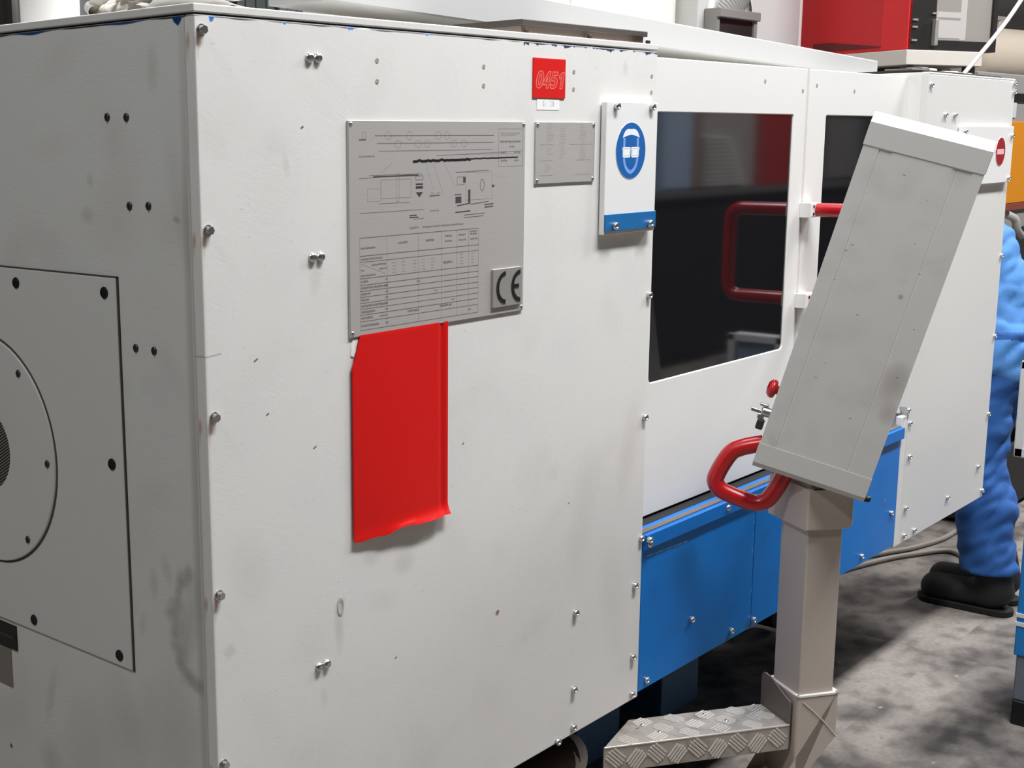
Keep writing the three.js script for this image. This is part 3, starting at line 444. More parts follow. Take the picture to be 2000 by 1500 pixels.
// ---------------------------------------------------------------- control console on its post
{
  const X = V(0.36493, -0.26395, 0.89283), Y = V(0.1291, 0.96405, 0.23224), Z = V(-0.92204, 0.03052, 0.38589);
  const con = thing('control_console', 'tall grey operator console leaning on a square post before the sliding doors', 'console', [1.3592, 0, 0.2591]);
  const org = V(1.28464, 0.95867, 0.16799).sub(con.position);
  const place = (m) => { m.position.copy(org); m.quaternion.setFromRotationMatrix(new THREE.Matrix4().makeBasis(X, Y, Z)); return m; };
  const w = 0.222, h = 0.7, D = 0.3, cap = 0.046;
  const faceM = new THREE.MeshPhysicalMaterial({ color: 0xffffff, roughness: 0.5, bumpMap: peel, bumpScale: 0.0001, map: fit(canvasTex(440, 1280, (c, cw, ch) => {
    c.fillStyle = '#c2c0ba'; c.fillRect(0, 0, cw, ch);
    for (let i = 0; i < 130; i++) smudge(c, rnd() * cw, rnd() * ch, rr(20, 90), rr(20, 110), rnd() < 0.55 ? '150,144,136' : '196,194,190', rr(0.04, 0.12), rr(0, 3));
    smudge(c, cw * 0.9, ch * 0.68, 60, 100, '110,98,90', 0.35); smudge(c, cw * 0.93, ch * 0.78, 40, 60, '110,98,90', 0.3);
    for (let i = 0; i < 14; i++) { c.fillStyle = 'rgba(70,64,58,.7)'; c.fillRect(rnd() * cw, rnd() * ch, rr(4, 12), 2.5); }
    smudge(c, cw * 0.7, ch * 0.42, 12, 14, '90,84,80', 0.5);
  }), w, h - 2 * cap) });
  // long extruded housing: its side face carries two shallow grooves
  const hg = extrude([[0.001, -0.0012], [0.031, -0.0012], [0.032, -0.0018], [0.034, -0.0018], [0.035, -0.0012], [0.172, -0.0012], [0.173, -0.0016], [0.175, -0.0016], [0.176, -0.0012], [w - 0.001, -0.0012], [w - 0.003, -D], [0.02, -D]].map(([x, z]) => [x, -z]), h - 2 * cap, 0).rotateX(-Math.PI / 2);
  hg.scale(1, 1, 1).translate(0, cap, 0);
  place(obj('console_housing', metric(hg), faceM, con, 'grey sheet metal housing'));
  // end caps with a wide chamfer
  const capGeo = (y0, y1, chamTop) => { const c = 0.021, s = chamTop ? [[0, y0], [0, y1 - c], [-c, y1], [-D, y1], [-D, y0]] : [[0, y0 + c * 0.5], [0, y1], [-D, y1], [-D, y0], [-c * 0.5, y0]]; const g = extrude(s, w + 0.001, 0.001); g.rotateY(-Math.PI / 2); g.translate(w + 0.0005, 0, 0); const p = g.attributes.position; for (let i = 0; i < p.count; i++) if (p.getX(i) < 0.1) p.setX(i, p.getX(i) - p.getZ(i) * 0.062); return metric(g); };
  // after the turn the outline's x runs along +z
  place(obj('console_cap', capGeo(h - cap, h + 0.018, true), greyPaint, con, 'upper end cap with a wide chamfer'));
  place(obj('console_cap', capGeo(-0.004, cap, false), greyPaint, con, 'lower end cap'));
  place(obj('cap_joint', [box(0.03, h - cap - 0.002, -0.002, 0.055, h - cap + 0.0005, 0.0004, 0), box(0.165, h - cap - 0.002, -0.002, 0.2, h - cap + 0.0005, 0.0004, 0)], std(0x8f8a84, 0.6), con));
  place(obj('screen', extrude([[0.0035, 0.05], [0.018, 0.27], [0.022, 0.27], [0.0075, 0.05]], 0.3, 0).rotateX(-Math.PI / 2).translate(0, 0.3, 0), std(0x1a2226, 0.15), con, 'dark screen on the side turned to the machine'));
  // red bow handle
  const hz = -0.06; const hp = [V(0.007, 0.036, hz), V(-0.03, 0.014, hz), V(-0.049, -0.008, hz), V(-0.06, -0.06, hz), V(-0.052, -0.079, hz), V(-0.03, -0.087, hz), V(0.022, -0.089, hz), V(0.047, -0.078, hz), V(0.059, -0.05, hz), V(0.067, -0.005, hz)];
  place(obj('console_handle', tube(hp, 0.0175, 120, 20, 0.5), redTube, con, 'red bow handle at the foot of the console'));
  // stop button and key switch peeping past the edge
  const stop = lathe([[0, 0.03], [0.012, 0.0285], [0.018, 0.023], [0.0195, 0.017], [0.017, 0.012], [0.009, 0.01], [0.009, 0]], 24).rotateZ(Math.PI / 2).translate(0.008, 0.149, -0.06);
  place(obj('stop_button', stop, redTube, con, 'red mushroom button'));
  const key = [lathe([[0, 0.02], [0.008, 0.02], [0.01, 0.017], [0.01, 0]], 16).rotateZ(Math.PI / 2).translate(0.003, 0.1, -0.055), box(-0.038, 0.094, -0.059, -0.012, 0.1015, -0.052, 0.002), box(-0.024, 0.11, -0.062, -0.006, 0.1155, -0.05, 0.002), box(-0.022, 0.083, -0.06, -0.008, 0.094, -0.05, 0.002)];
  place(obj('key_switch', key, steel, con, 'bright key switch with a key'));
  place(obj('plug_socket', [box(-0.019, 0.062, -0.064, -0.004, 0.083, -0.048, 0.003)], std(0x3b322d, 0.5, 0.4), con, 'dark metal plug'));
  place(obj('foot_bolt', lathe([[0, 0.012], [0.006, 0.01], [0.007, 0], [0, 0]], 12).rotateZ(-Math.PI / 2).translate(w, 0.004, -0.012), black, con));
  // post frame, turned 33.4 degrees
  const post = (n, g, m, l) => { const o = obj(n, g, m, con, l); o.rotation.y = -33.4 * Math.PI / 180; return o; };
  post('post', box(0, 0.44, -0.1, 0.08, 0.93, 0, 0.004), greyPost, 'square post');
  post('collar', extrude([[-0.012, 0.824], [0.088, 0.822], [0.094, 0.83], [0.094, 0.91], [-0.012, 0.91]], 0.148, 0.003).translate(0, 0, -0.135), greyPost, 'wider collar under the console');
  post('collar_top', extrude([[-0.01, 0.908], [0.09, 0.908], [0.075, 0.98], [-0.03, 0.98]], 0.11, 0.003).translate(0.01, 0, -0.135), greyPost);
  post('collar_gap', box(0.0, 0.9085, 0.0125, 0.055, 0.9115, 0.0145, 0.001), black);
  post('foot_arm', extrude([[-0.006, 0.467], [0.0865, 0.467], [0.0895, 0.462], [0.0895, 0.372], [0.086, 0.363], [-0.2, 0.03], [-0.4, 0.03], [-0.4, 0.05], [-0.16, 0.262], [-0.006, 0.262]], 0.112, 0.003).translate(0, 0, -0.106), greyPost, 'mitred foot arm under the post');
  post('weld_seam', tube([V(0.006, 0.453, 0.0055), V(0.05, 0.412, 0.0055), V(0.089, 0.368, 0.0055)], 0.0022, 12, 6), greyPost);
  post('foot_rim', [box(-0.0075, 0.462, -0.108, 0.0915, 0.4685, -0.1, 0.002), box(-0.0075, 0.462, 0, 0.0915, 0.4685, 0.0075, 0.002), box(-0.0075, 0.462, -0.108, 0, 0.4685, 0.0075, 0.002), box(0.08, 0.462, -0.108, 0.0915, 0.4685, 0.0075, 0.002)], std(0xd9d4cc, 0.45), 'pale rim round the post');
  post('foot_plate', box(-0.44, 0, -0.17, -0.16, 0.03, 0.06, 0.004), greyPost);
}
{ // tread plate step
  const st = thing('step_plate', 'worn aluminium tread plate step at the foot of the post', 'step', [1.004, 0, 0.0155], -33.4 * Math.PI / 180);
  const L = 0.4175, dp = 0.11, ty = 0.4, fl = 0.055;
  const plateM = std(0xffffff, 0.42, 0.25, { map: canvasTex(512, 512, (c, w, h) => { c.fillStyle = '#aca49a'; c.fillRect(0, 0, w, h); for (let i = 0; i < 220; i++) smudge(c, rnd() * w, rnd() * h, rr(10, 60), rr(8, 40), rnd() < 0.6 ? '84,74,66' : '190,184,176', rr(0.06, 0.2), rr(0, 3)); for (let i = 0; i < 60; i++) { c.fillStyle = 'rgba(40,32,26,.6)'; c.fillRect(rnd() * w, rnd() * h, rr(2, 12), rr(1, 4)); } }) }); plateM.map.repeat.set(3, 3);
  const tread = obj('tread', extrude([[0, 0], [L, 0], [L, dp], [0.105, dp]], 0.004, 0.001).rotateX(-Math.PI / 2).translate(0, ty - 0.004, 0), plateM, st);
  const flange = obj('front_flange', box(0, ty - fl, -0.004, L, ty - 0.001, 0.0005, 0.0015), plateM, st);
  obj('folded_edge', tube([V(0.001, ty - 0.001, -0.0005), V(L - 0.001, ty - 0.001, -0.0005)], 0.0024, 8, 8), std(0xcfc8be, 0.35, 0.5), st);
  obj('back_flange', box(0.106, ty - fl, -dp, L, ty - 0.001, -dp + 0.004, 0.001), plateM, st);
  const lozM = std(0xcfc8be, 0.36, 0.3);
  const loz = (() => { const b = []; for (let k = -2; k <= 2; k++) b.push(box(-0.021 + Math.abs(k) * 0.002, 0, k * 0.0066 - 0.0023, 0.021 - Math.abs(k) * 0.002, 0.0022, k * 0.0066 + 0.0023, 0.0009)); return mergeGeometries(b); })();
  const lozA = loz.clone().rotateY(0.55), lozB = loz.clone().rotateY(-0.95);
  for (let j = 0; j < 3; j++) for (let i = j ? 1 : 0; i < (j ? 6 : 5); i++) { const o = obj('lozenge', (i + j) % 2 ? lozA : lozB, lozM, tread); o.position.set(0.055 + i * 0.072 + (j % 2) * 0.03, ty - 0.0005, -0.02 - j * 0.035); if (o.position.x > L - 0.025) o.position.x = L - 0.025; if (o.position.x < 0.035 - o.position.z) o.position.x = 0.04 - o.position.z; }
  const lozF = loz.clone().rotateX(Math.PI / 2), fA = lozF.clone().rotateZ(-0.75), fB = lozF.clone().rotateZ(0.9);
  for (let i = 0; i < 9; i++) { const o = obj('lozenge', i % 2 ? fB : fA, lozM, flange); o.position.set(0.026 + i * 0.0455, ty - (i % 2 ? 0.032 : 0.025), 0.0003); }
  for (const [x, z] of [[0.12, -0.075], [0.14, -0.035], [0.27, -0.09], [0.3, -0.05]]) { const o = obj('rivet', lathe([[0, 0.004], [0.003, 0.0035], [0.0045, 0.001], [0.0048, 0]], 12), steel, tread); o.position.set(x, ty, z); }
  const ear = new THREE.Shape(); ear.moveTo(-0.112, ty - 0.05); ear.lineTo(-0.112, ty + 0.058); ear.quadraticCurveTo(-0.112, ty + 0.076, -0.098, ty + 0.076); ear.lineTo(-0.075, ty + 0.074); ear.lineTo(-0.02, ty + 0.055); ear.lineTo(0.0, ty + 0.05); ear.lineTo(0.0, ty - 0.05);
  const eg = new THREE.ExtrudeGeometry(ear, { depth: 0.004, bevelEnabled: false }); eg.rotateY(-Math.PI / 2); eg.scale(1, 1, 1); eg.translate(L + 0.002, 0, 0);
  obj('end_bracket', metric(prep(eg)), std(0x7b7067, 0.55, 0.3), st, 'dirty upright bracket against the post');
}
// ---------------------------------------------------------------- person in blue
{
  const field = (f, c, s, res) => {        // marching cubes on a cube of half size s round c
    const mc = new MarchingCubes(res, new THREE.MeshBasicMaterial(), false, false, 400000); mc.isolation = 0; const n = mc.size, half = n / 2;
    for (let k = 0; k < n; k++) for (let j = 0; j < n; j++) for (let i = 0; i < n; i++) mc.field[i + j * n + k * n * n] = -f(c.x + (i - half) / half * s, c.y + (j - half) / half * s, c.z + (k - half) / half * s);
    mc.update(); const q = mc.count, p = mc.positionArray.slice(0, q * 3), nn = mc.normalArray.slice(0, q * 3);
    for (let i = 0; i < q; i++) { p[3 * i] = c.x + p[3 * i] * s; p[3 * i + 1] = c.y + p[3 * i + 1] * s; p[3 * i + 2] = c.z + p[3 * i + 2] * s; const l = Math.hypot(nn[3 * i], nn[3 * i + 1], nn[3 * i + 2]) || 1; nn[3 * i] /= l; nn[3 * i + 1] /= l; nn[3 * i + 2] /= l; }
    const g = new THREE.BufferGeometry(); g.setAttribute('position', new THREE.BufferAttribute(p, 3)); g.setAttribute('normal', new THREE.BufferAttribute(nn, 3)); g.setAttribute('uv', new THREE.BufferAttribute(new Float32Array(q * 2), 2)); return g;
  };
  const capsule = (x, y, z, a, b, ra, rb) => { const bx = b[0] - a[0], by = b[1] - a[1], bz = b[2] - a[2], px = x - a[0], py = y - a[1], pz = z - a[2]; const t = Math.max(0, Math.min(1, (px * bx + py * by + pz * bz) / (bx * bx + by * by + bz * bz))); return Math.hypot(px - bx * t, py - by * t, pz - bz * t) - (ra + (rb - ra) * t); };
  const smin = (a, b, k) => { const h = Math.max(0, k - Math.abs(a - b)) / k; return Math.min(a, b) - h * h * k * 0.25; };
  const blend = (bones, k) => (x, y, z) => { let d = 9; for (const [a, b, ra, rb] of bones) d = smin(d, capsule(x, y, z, a, b, ra, rb), k); return d; };
  // joints, relative to the floor point under the left heel; the person faces -z and leans forward
  const P = thing('person', 'person in blue work jacket and trousers standing at the far end of the machine', 'person', [3.5, 0, 0]);
  const J = { hipL: [0.03, 0.9, -0.09], hipR: [0.2, 0.9, -0.09], kneeL: [0.0, 0.5, -0.1], kneeR: [0.17, 0.5, -0.15], ankL: [0.0, 0.1, -0.03], ankR: [0.135, 0.1, -0.06], pel: [0.12, 0.95, -0.08], chest: [0.12, 1.2, -0.22], neck: [0.12, 1.36, -0.37], head: [0.12, 1.46, -0.46], shL: [-0.06, 1.29, -0.32], shR: [0.3, 1.29, -0.32], elL: [-0.09, 1.05, -0.4], elR: [0.33, 1.05, -0.4], wrL: [-0.02, 0.98, -0.62], wrR: [0.26, 0.98, -0.62] };
  const skin = std(0xc98f74, 0.6), cloth = std(0x285a9c, 0.85), clothTop = std(0x5088c6, 0.85);
  const hand = (w, s) => { const b = [[w, [w[0], w[1] - 0.005, w[2] - 0.08], 0.026, 0.03]]; for (let k = 0; k < 4; k++) { const o = (k - 1.5) * 0.019; const a = [w[0] + o, w[1] - 0.005, w[2] - 0.085], m = [a[0] + o * 0.15, a[1] - 0.012, a[2] - [0.036, 0.042, 0.04, 0.03][k]], e = [m[0], m[1] - 0.024, m[2] - 0.022]; b.push([a, m, 0.0095, 0.009], [m, e, 0.009, 0.0075]); } const t0 = [w[0] + s * 0.025, w[1], w[2] - 0.035], t1 = [w[0] + s * 0.052, w[1] - 0.012, w[2] - 0.07]; b.push([t0, t1, 0.0125, 0.01], [t1, [t1[0], t1[1] - 0.012, t1[2] - 0.026], 0.01, 0.008]); return b; };
  const bodyBones = [[J.hipL, J.kneeL, 0.08, 0.052], [J.hipR, J.kneeR, 0.08, 0.052], [J.kneeL, J.ankL, 0.05, 0.024], [J.kneeR, J.ankR, 0.05, 0.024], [J.pel, J.chest, 0.115, 0.12], [J.shL, J.shR, 0.07, 0.07], [J.chest, J.neck, 0.11, 0.055], [J.neck, J.head, 0.05, 0.06], [J.shL, J.elL, 0.05, 0.04], [J.shR, J.elR, 0.05, 0.04], [J.elL, J.wrL, 0.038, 0.026], [J.elR, J.wrR, 0.038, 0.026], [J.ankL, [0, 0.05, -0.1], 0.022, 0.022], [J.ankR, [0.135, 0.05, -0.13], 0.022, 0.022]];
  const bodyG = field(blend(bodyBones, 0.05), V(0.12, 0.78, -0.25), 0.85, 84);
  // head on a finer grid: skull, jaw, nose, ears, eye hollows, mouth
  const [hx, hy, hz] = J.head;
  const headF = (x, y, z) => { const dx = x - hx, dy = y - hy, dz = z - hz; let d = Math.hypot(dx / 0.076, dy / 0.105, (dz - 0.008) / 0.096); d = (d - 1) * 0.085; d = smin(d, capsule(dx, dy, dz, [0, -0.07, -0.04], [0, -0.085, -0.062], 0.045, 0.032), 0.04); d = smin(d, capsule(dx, dy, dz, [0, 0.012, -0.09], [0, -0.026, -0.108], 0.008, 0.014), 0.014); for (const s of [-1, 1]) { d = smin(d, capsule(dx, dy, dz, [s * 0.077, 0.02, 0.01], [s * 0.076, -0.028, 0.002], 0.014, 0.009), 0.008); d = Math.max(d, -(Math.hypot(dx - s * 0.031, dy - 0.012, dz + 0.1) - 0.016)); } d = Math.max(d, -(capsule(dx, dy, dz, [-0.022, -0.055, -0.103], [0.022, -0.055, -0.103], 0.004, 0.004))); return smin(d, capsule(x, y, z, J.neck, J.head, 0.05, 0.055), 0.03); };
  const headG = field(headF, V(hx, hy - 0.01, hz), 0.17, 72), handL = field(blend(hand(J.wrL, 1), 0.012), V(J.wrL[0], J.wrL[1], J.wrL[2] - 0.06), 0.12, 56), handR = field(blend(hand(J.wrR, -1), 0.012), V(J.wrR[0], J.wrR[1], J.wrR[2] - 0.06), 0.12, 56);
  obj('body', [bodyG, headG, handL, handR], skin, P);
  const eyeG = []; for (const s of [-1, 1]) eyeG.push(prep(new THREE.SphereGeometry(0.0115, 12, 10)).translate(hx + s * 0.031, hy + 0.012, hz - 0.083));
  obj('eyes', eyeG, std(0xe8e6e2, 0.3), P);
  obj('hair', field((x, y, z) => { const dx = x - hx, dy = y - hy, dz = z - hz; const d = (Math.hypot(dx / 0.083, dy / 0.114, (dz - 0.012) / 0.103) - 1) * 0.09; return Math.max(d, -(dy - 0.03 + 0.9 * Math.max(0, dz) * -1 + 0.25 * 0), -(dz + 0.075) * 1 - Math.max(0, dy - 0.06)); }, V(hx, hy + 0.02, hz), 0.15, 48), std(0x2a1f18, 0.8), P);
  // clothes
  const fold = (x, y, z, a) => a * (1.3 * noise.noise(x * 5 + 3, y * 9 + z * 8, z * 4) + 0.5 * noise.noise(x * 16 + z * 10, y * 26 - z * 14, 7) + 0.9 * Math.pow(1 - Math.abs(noise.noise(x * 7 + z * 4, y * 13 - z * 9, 3)), 3));
  const trouser = blend([[[0.04, 0.88, -0.085], [0.0, 0.54, -0.105], 0.115, 0.092], [[0.0, 0.54, -0.1], [0.0, 0.36, -0.058], 0.09, 0.098], [[0.0, 0.36, -0.058], [0.0, 0.14, -0.034], 0.098, 0.1], [[0.2, 0.88, -0.085], [0.17, 0.54, -0.15], 0.115, 0.088], [[0.17, 0.54, -0.15], [0.135, 0.14, -0.07], 0.085, 0.09], [[0.07, 0.93, -0.08], [0.17, 0.93, -0.08], 0.135, 0.135]], 0.03);
  obj('trousers', field((x, y, z) => Math.max(trouser(x, y, z) + fold(x, y, z, 0.013), 0.148 - y, y - 0.97), V(0.12, 0.56, -0.06), 0.5, 110), cloth, P, 'loose blue work trousers');
  const jacket = blend([[[0.12, 0.93, -0.08], J.chest, 0.15, 0.16], [[0.04, 0.88, -0.075], [0.2, 0.88, -0.075], 0.125, 0.125], [[0.0, 1.27, -0.3], [0.24, 1.27, -0.3], 0.095, 0.095], [J.chest, J.neck, 0.14, 0.075], [J.shL, J.elL, 0.078, 0.066], [J.shR, J.elR, 0.078, 0.066], [J.elL, J.wrL, 0.066, 0.05], [J.elR, J.wrR, 0.066, 0.05]], 0.05);
  obj('jacket', field((x, y, z) => Math.max(jacket(x, y, z) + fold(x, y, z, 0.014), 0.8 - y, -(z + 0.61), y - 1.39), V(0.12, 1.1, -0.26), 0.5, 100), clothTop, P, 'blue work jacket');
  const shoe = (ox, oz) => { const f = (x, y, z) => { const dx = x - ox, dz = z - oz; let d = capsule(dx, y, dz, [0, 0.052, -0.2], [0, 0.06, -0.03], 0.05, 0.048); d = smin(d, capsule(dx, y, dz, [0, 0.08, 0.005], [0, 0.16, -0.02], 0.052, 0.058), 0.04); return Math.max(d, 0.012 - y, y - 0.2); }; return field(f, V(ox, 0.1, oz - 0.09), 0.19, 56); };
  for (const [ox, oz] of [[0.0, -0.0], [0.135, -0.02]]) { const s = obj('shoe', shoe(ox, oz), rubber, P); obj('shoe_sole', (() => { const sh = new THREE.Shape(); sh.absellipse(0, 0.2, 0.05, 0.056, 0, Math.PI, false); sh.lineTo(-0.046, 0.0); sh.absellipse(0, 0.0, 0.046, 0.056, Math.PI, Math.PI * 2, false); const g = new THREE.ExtrudeGeometry(sh, { depth: 0.016, bevelEnabled: true, bevelSize: 0.003, bevelThickness: 0.003, bevelSegments: 1 }); g.rotateX(-Math.PI / 2); g.translate(ox, 0.003, oz); return prep(g); })(), std(0x0c0b0b, 0.8), s); }
}
// ---------------------------------------------------------------- cables on the floor
[['grey cable crossing the floor just behind the blue trouser legs', [[3.2, -0.78], [3.5, -0.68], [3.85, -0.55], [4.05, -0.47], [4.32, -0.43], [4.7, -0.5], [5.2, -0.9]]],
  ['grey cable curling under the far white end panel', [[3.2, -0.66], [3.75, -0.52], [3.95, -0.44], [4.08, -0.36], [4.02, -0.27], [3.86, -0.2], [3.7, -0.12], [3.9, -0.02], [4.6, -0.2]]],
  ['thin grey cable lying straight beyond the curled cable', [[3.2, -0.85], [3.5, -0.7], [3.8, -0.6], [3.95, -0.62], [4.3, -0.72], [5.0, -1.0]]]].forEach(([l, p]) => tag(obj('floor_cable', tube(p.map(([x, z]) => V(x, 0.011, z)), 0.0105, 90, 8), std(0x8d857c, 0.6)), l, 'cable'));
// ---------------------------------------------------------------- what stands behind
{
  const beige = std(0xf3eee4, 0.6), grey = std(0xc9c8c4, 0.55), machGrey = std(0x8d8a85, 0.6);
  const a = thing('tall_cabinet', 'tall cream cabinet behind the white sloping cover', 'cabinet', [2.3, 0, -1.5]);
  obj('cabinet_body', box(0, 0.06, -0.6, 1.535, 2.75, 0, 0.006), beige, a); obj('plinth', box(0.02, 0, -0.58, 1.515, 0.06, -0.02, 0), darkSteel, a); obj('cabinet_door', box(0.02, 0.1, 0, 0.76, 2.72, 0.012, 0.003), beige, a); obj('cabinet_door', box(0.775, 0.1, 0, 1.52, 2.72, 0.012, 0.003), beige, a);
  const b = thing('air_unit', 'pale grey cabinet with a ribbed grey duct and dark outlet beside the red case', 'cabinet', [3.84, 0, -1.4]);
  obj('cabinet_body', box(0, 0.06, -0.7, 0.94, 2.75, 0, 0.006), grey, b); obj('plinth', box(0.02, 0, -0.68, 0.92, 0.06, -0.02, 0), darkSteel, b);
  obj('edge_trim', box(0.925, 0.1, -0.01, 0.943, 2.74, 0.004, 0.002), beige, b);
  // ribbed duct slanting down to an open mouth
  const rib = []; for (let k = 0; k < 24; k++) { const g = lathe([[0.112, 0], [0.124, 0.008], [0.112, 0.016]], 28); g.translate(0, k * 0.0185, 0); rib.push(g); }
  obj('ribbed_duct', mergeGeometries(rib).rotateZ(-0.85).translate(0.17, 2.05, -0.085), std(0xa09d98, 0.55, 0.2), b, 'ribbed flexible duct');
  obj('duct_mouth', [box(0.05, 2.082, 0.0, 0.4, 2.118, 0.075, 0.004), box(0.05, 1.98, 0.0, 0.075, 2.09, 0.06, 0.004), box(0.375, 1.98, 0.0, 0.4, 2.09, 0.06, 0.004), box(0.05, 1.96, 0.0, 0.4, 1.985, 0.06, 0.004)], std(0x8d8a85, 0.5, 0.3), b, 'square duct mouth');
  obj('duct_inside', box(0.075, 1.985, 0.0, 0.375, 2.085, 0.048, 0), black, b);
  obj('duct_ring', (() => { const g = lathe([[0.17, 0], [0.19, 0.006], [0.2, 0.02], [0.19, 0.034], [0.17, 0.04]], 36); g.rotateX(Math.PI / 2); g.translate(0.26, 2.09, -0.02); return g; })(), std(0xe2e0dc, 0.5), b);
  // red case with a glazed front on a pale shelf
  const yaw = -18.7 * Math.PI / 180;
  const r = thing('red_machine', 'red machine case with a black framed glass door on the pale stand', 'machine', [4.743, 1.969, -0.9], yaw);
  const redP = std(0xc41a1c, 0.5);
  obj('red_case', box(-0.0, 0, -0.85, 0.58, 0.75, -0.02, 0.004), redP, r); obj('case_post', box(-0.004, 0, -0.14, 0.02, 0.75, 0, 0.004), std(0xd81c1e, 0.45), r);
  obj('case_recess', extrude([[-0.5, 0.018], [-0.1, 0.018], [-0.1, 0.055], [-0.2, 0.055]], 0.004, 0).rotateY(Math.PI / 2).translate(-0.004, 0, -0.62), std(0x5f0f12, 0.6), r);
  const fr = obj('door_frame', [box(0.0, 0, -0.02, 0.17, 0.75, 0.0, 0.002), box(0.545, 0, -0.02, 0.575, 0.75, 0.0, 0.002), box(0.17, 0, -0.02, 0.545, 0.045, 0.0, 0.002), box(0.17, 0.7, -0.02, 0.545, 0.75, 0, 0.002)], std(0x211f1c, 0.4), r, 'black door frame');
  obj('door_glass', box(0.17, 0.045, -0.016, 0.545, 0.7, -0.012, 0), new THREE.MeshPhysicalMaterial({ color: 0x9a948c, roughness: 0.06, clearcoat: 1 }), fr);
  obj('reflector_panel', [box(0.185, 0.055, -0.0118, 0.34, 0.13, -0.0112, 0), box(0.185, 0.14, -0.0118, 0.34, 0.165, -0.0112, 0), box(0.185, 0.245, -0.0118, 0.34, 0.275, -0.0112, 0), box(0.34, 0.05, -0.0118, 0.38, 0.6, -0.0112, 0)], std(0xb9b4ae, 0.3), fr);
  obj('latch', box(0.145, 0.02, 0, 0.165, 0.13, 0.02, 0.002), alu, fr); for (const [x, y] of [[0.02, 0.12], [0.02, 0.035], [0.02, 0.09], [0.14, 0.15]]) obj('hinge_pin', box(x, y, 0, x + 0.03, y + 0.008, 0.006, 0), alu, fr);
  const s = thing('machine_stand', 'pale stand with a dark open base under the red machine case', 'stand', [4.743, 0, -0.9], yaw);
  obj('shelf', box(-0.02, 1.905, -0.9, 0.47, 1.968, 0.015, 0.004), std(0xcdc6bb, 0.55), s); for (const [x, z] of [[0.02, -0.02], [0.42, -0.02], [0.02, -0.84], [0.42, -0.84]]) obj('leg', box(x, 0, z - 0.03, x + 0.04, 1.906, z + 0.01, 0.002), darkSteel, s); obj('base_cabinet', box(0.04, 0.04, -0.8, 0.44, 1.87, -0.06, 0.004), black, s);
  // clutter on the far end of the machine
  const cl = thing('machine_hardware', 'grey brackets and pale cable clips on top of the far white housing', 'hardware', [2.7, 1.778, -0.1]);
  obj('bracket', [box(0, 0, -0.08, 0.12, 0.012, 0, 0.003), box(0.1, 0, -0.06, 0.16, 0.02, -0.01, 0.006)], std(0x6d645c, 0.6), cl); obj('clip', [box(0.2, 0, -0.07, 0.25, 0.02, -0.02, 0.006), box(0.27, 0, -0.04, 0.31, 0.012, 0.02, 0.004)], std(0xdbd6cf, 0.6), cl); obj('clip', [box(0.36, 0, -0.05, 0.46, 0.012, 0.01, 0.005), box(0.41, 0.0, -0.1, 0.45, 0.02, -0.05, 0.004)], std(0xb09c8a, 0.6), cl); obj('bracket', [box(0.47, 0, -0.06, 0.54, 0.01, 0.01, 0.003)], std(0x7e8387, 0.6), cl);
  // slanting white rod over the tank
  const rd = thing('white_rod', 'slanting white rod rising past the pale tank beside the glass door', 'rod', [2.985, 1.7785, -0.06]);
  obj('rod', tube([V(0, 0, 0), V(0.27, 0.16, 0.02), V(0.52, 0.31, 0.02)], 0.0065, 20, 8), std(0xd5d1cb, 0.5), rd);
  // machine with an orange door and a tank on it
  const o = thing('orange_machine', 'grey machine with an orange door beyond the far white housing', 'machine', [6.1, 0, -1.05]);
  obj('machine_body', box(0, 0.1, -1.4, 2.2, 1.93, 0, 0.01), machGrey, o); obj('plinth', box(0.05, 0, -1.35, 2.15, 0.1, -0.05, 0), black, o);
  obj('orange_door', box(0.42, 1.24, 0, 1.7, 1.68, 0.02, 0.004), std(0xcf8206, 0.5), o, 'orange door'); obj('label_plate', [box(0.45, 1.7, 0, 0.62, 1.78, 0.006, 0.001)], std(0xc9c6c2, 0.5), o); obj('label_mark', [box(0.49, 1.715, 0.006, 0.56, 1.762, 0.008, 0)], machGrey, o); obj('dark_band', box(0.4, 1.785, 0, 1.7, 1.83, 0.01, 0.002), black, o); obj('door_sill', box(0.4, 1.2, 0, 1.7, 1.238, 0.02, 0.003), std(0x7d3a2c, 0.6), o); obj('lower_front', box(0.3, 0.15, 0, 1.9, 1.1, 0.012, 0.004), std(0x1b1a19, 0.7), o);
  obj('bent_pipe', tube([V(0.44, 1.19, 0.05), V(0.5, 1.16, 0.08), V(0.55, 1.1, 0.08), V(0.7, 1.06, 0.06)], 0.022, 24, 10), std(0xa9a6a2, 0.5), o);
  const tk = thing('pale_tank', 'pale beige cylindrical tank above the orange door machine', 'tank', [7.62, 2.104, -1.55], -0.15);
  obj('tank_shell', lathe([[0, -0.25], [0.08, -0.235], [0.125, -0.2], [0.15, -0.14], [0.155, -0.08], [0.155, 1.4], [0, 1.4]], 40).rotateZ(-Math.PI / 2), std(0xcfc2ae, 0.3), tk, 'beige shell');
  for (const x of [0.0, 0.7]) obj('tank_foot', box(x, -0.172, -0.1, x + 0.06, -0.13, 0.1, 0.003), darkSteel, tk); obj('tank_valve', [cyl(0.02, 0.02, 0.07, 12).translate(0.2, 0.17, 0), box(0.12, 0.2, -0.02, 0.3, 0.225, 0.02, 0.005)], alu, tk);
  const rc = thing('red_case', 'dark red cabinet far behind the pale tank', 'cabinet', [9.0, 0, -3.2]);
  obj('cabinet_body', box(0, 0, -0.8, 2.6, 3.4, 0, 0.01), std(0x6e1516, 0.6), rc); obj('grey_band', box(0.02, 2.2, 0, 2.58, 2.5, 0.02, 0.004), std(0x8b7a6c, 0.5), rc);
  // dark shelving far behind the near end
  const sh = thing('crate_shelf', 'steel shelf far behind the near top corner of the machine', 'shelf', [2.5, 0, -3.6]);
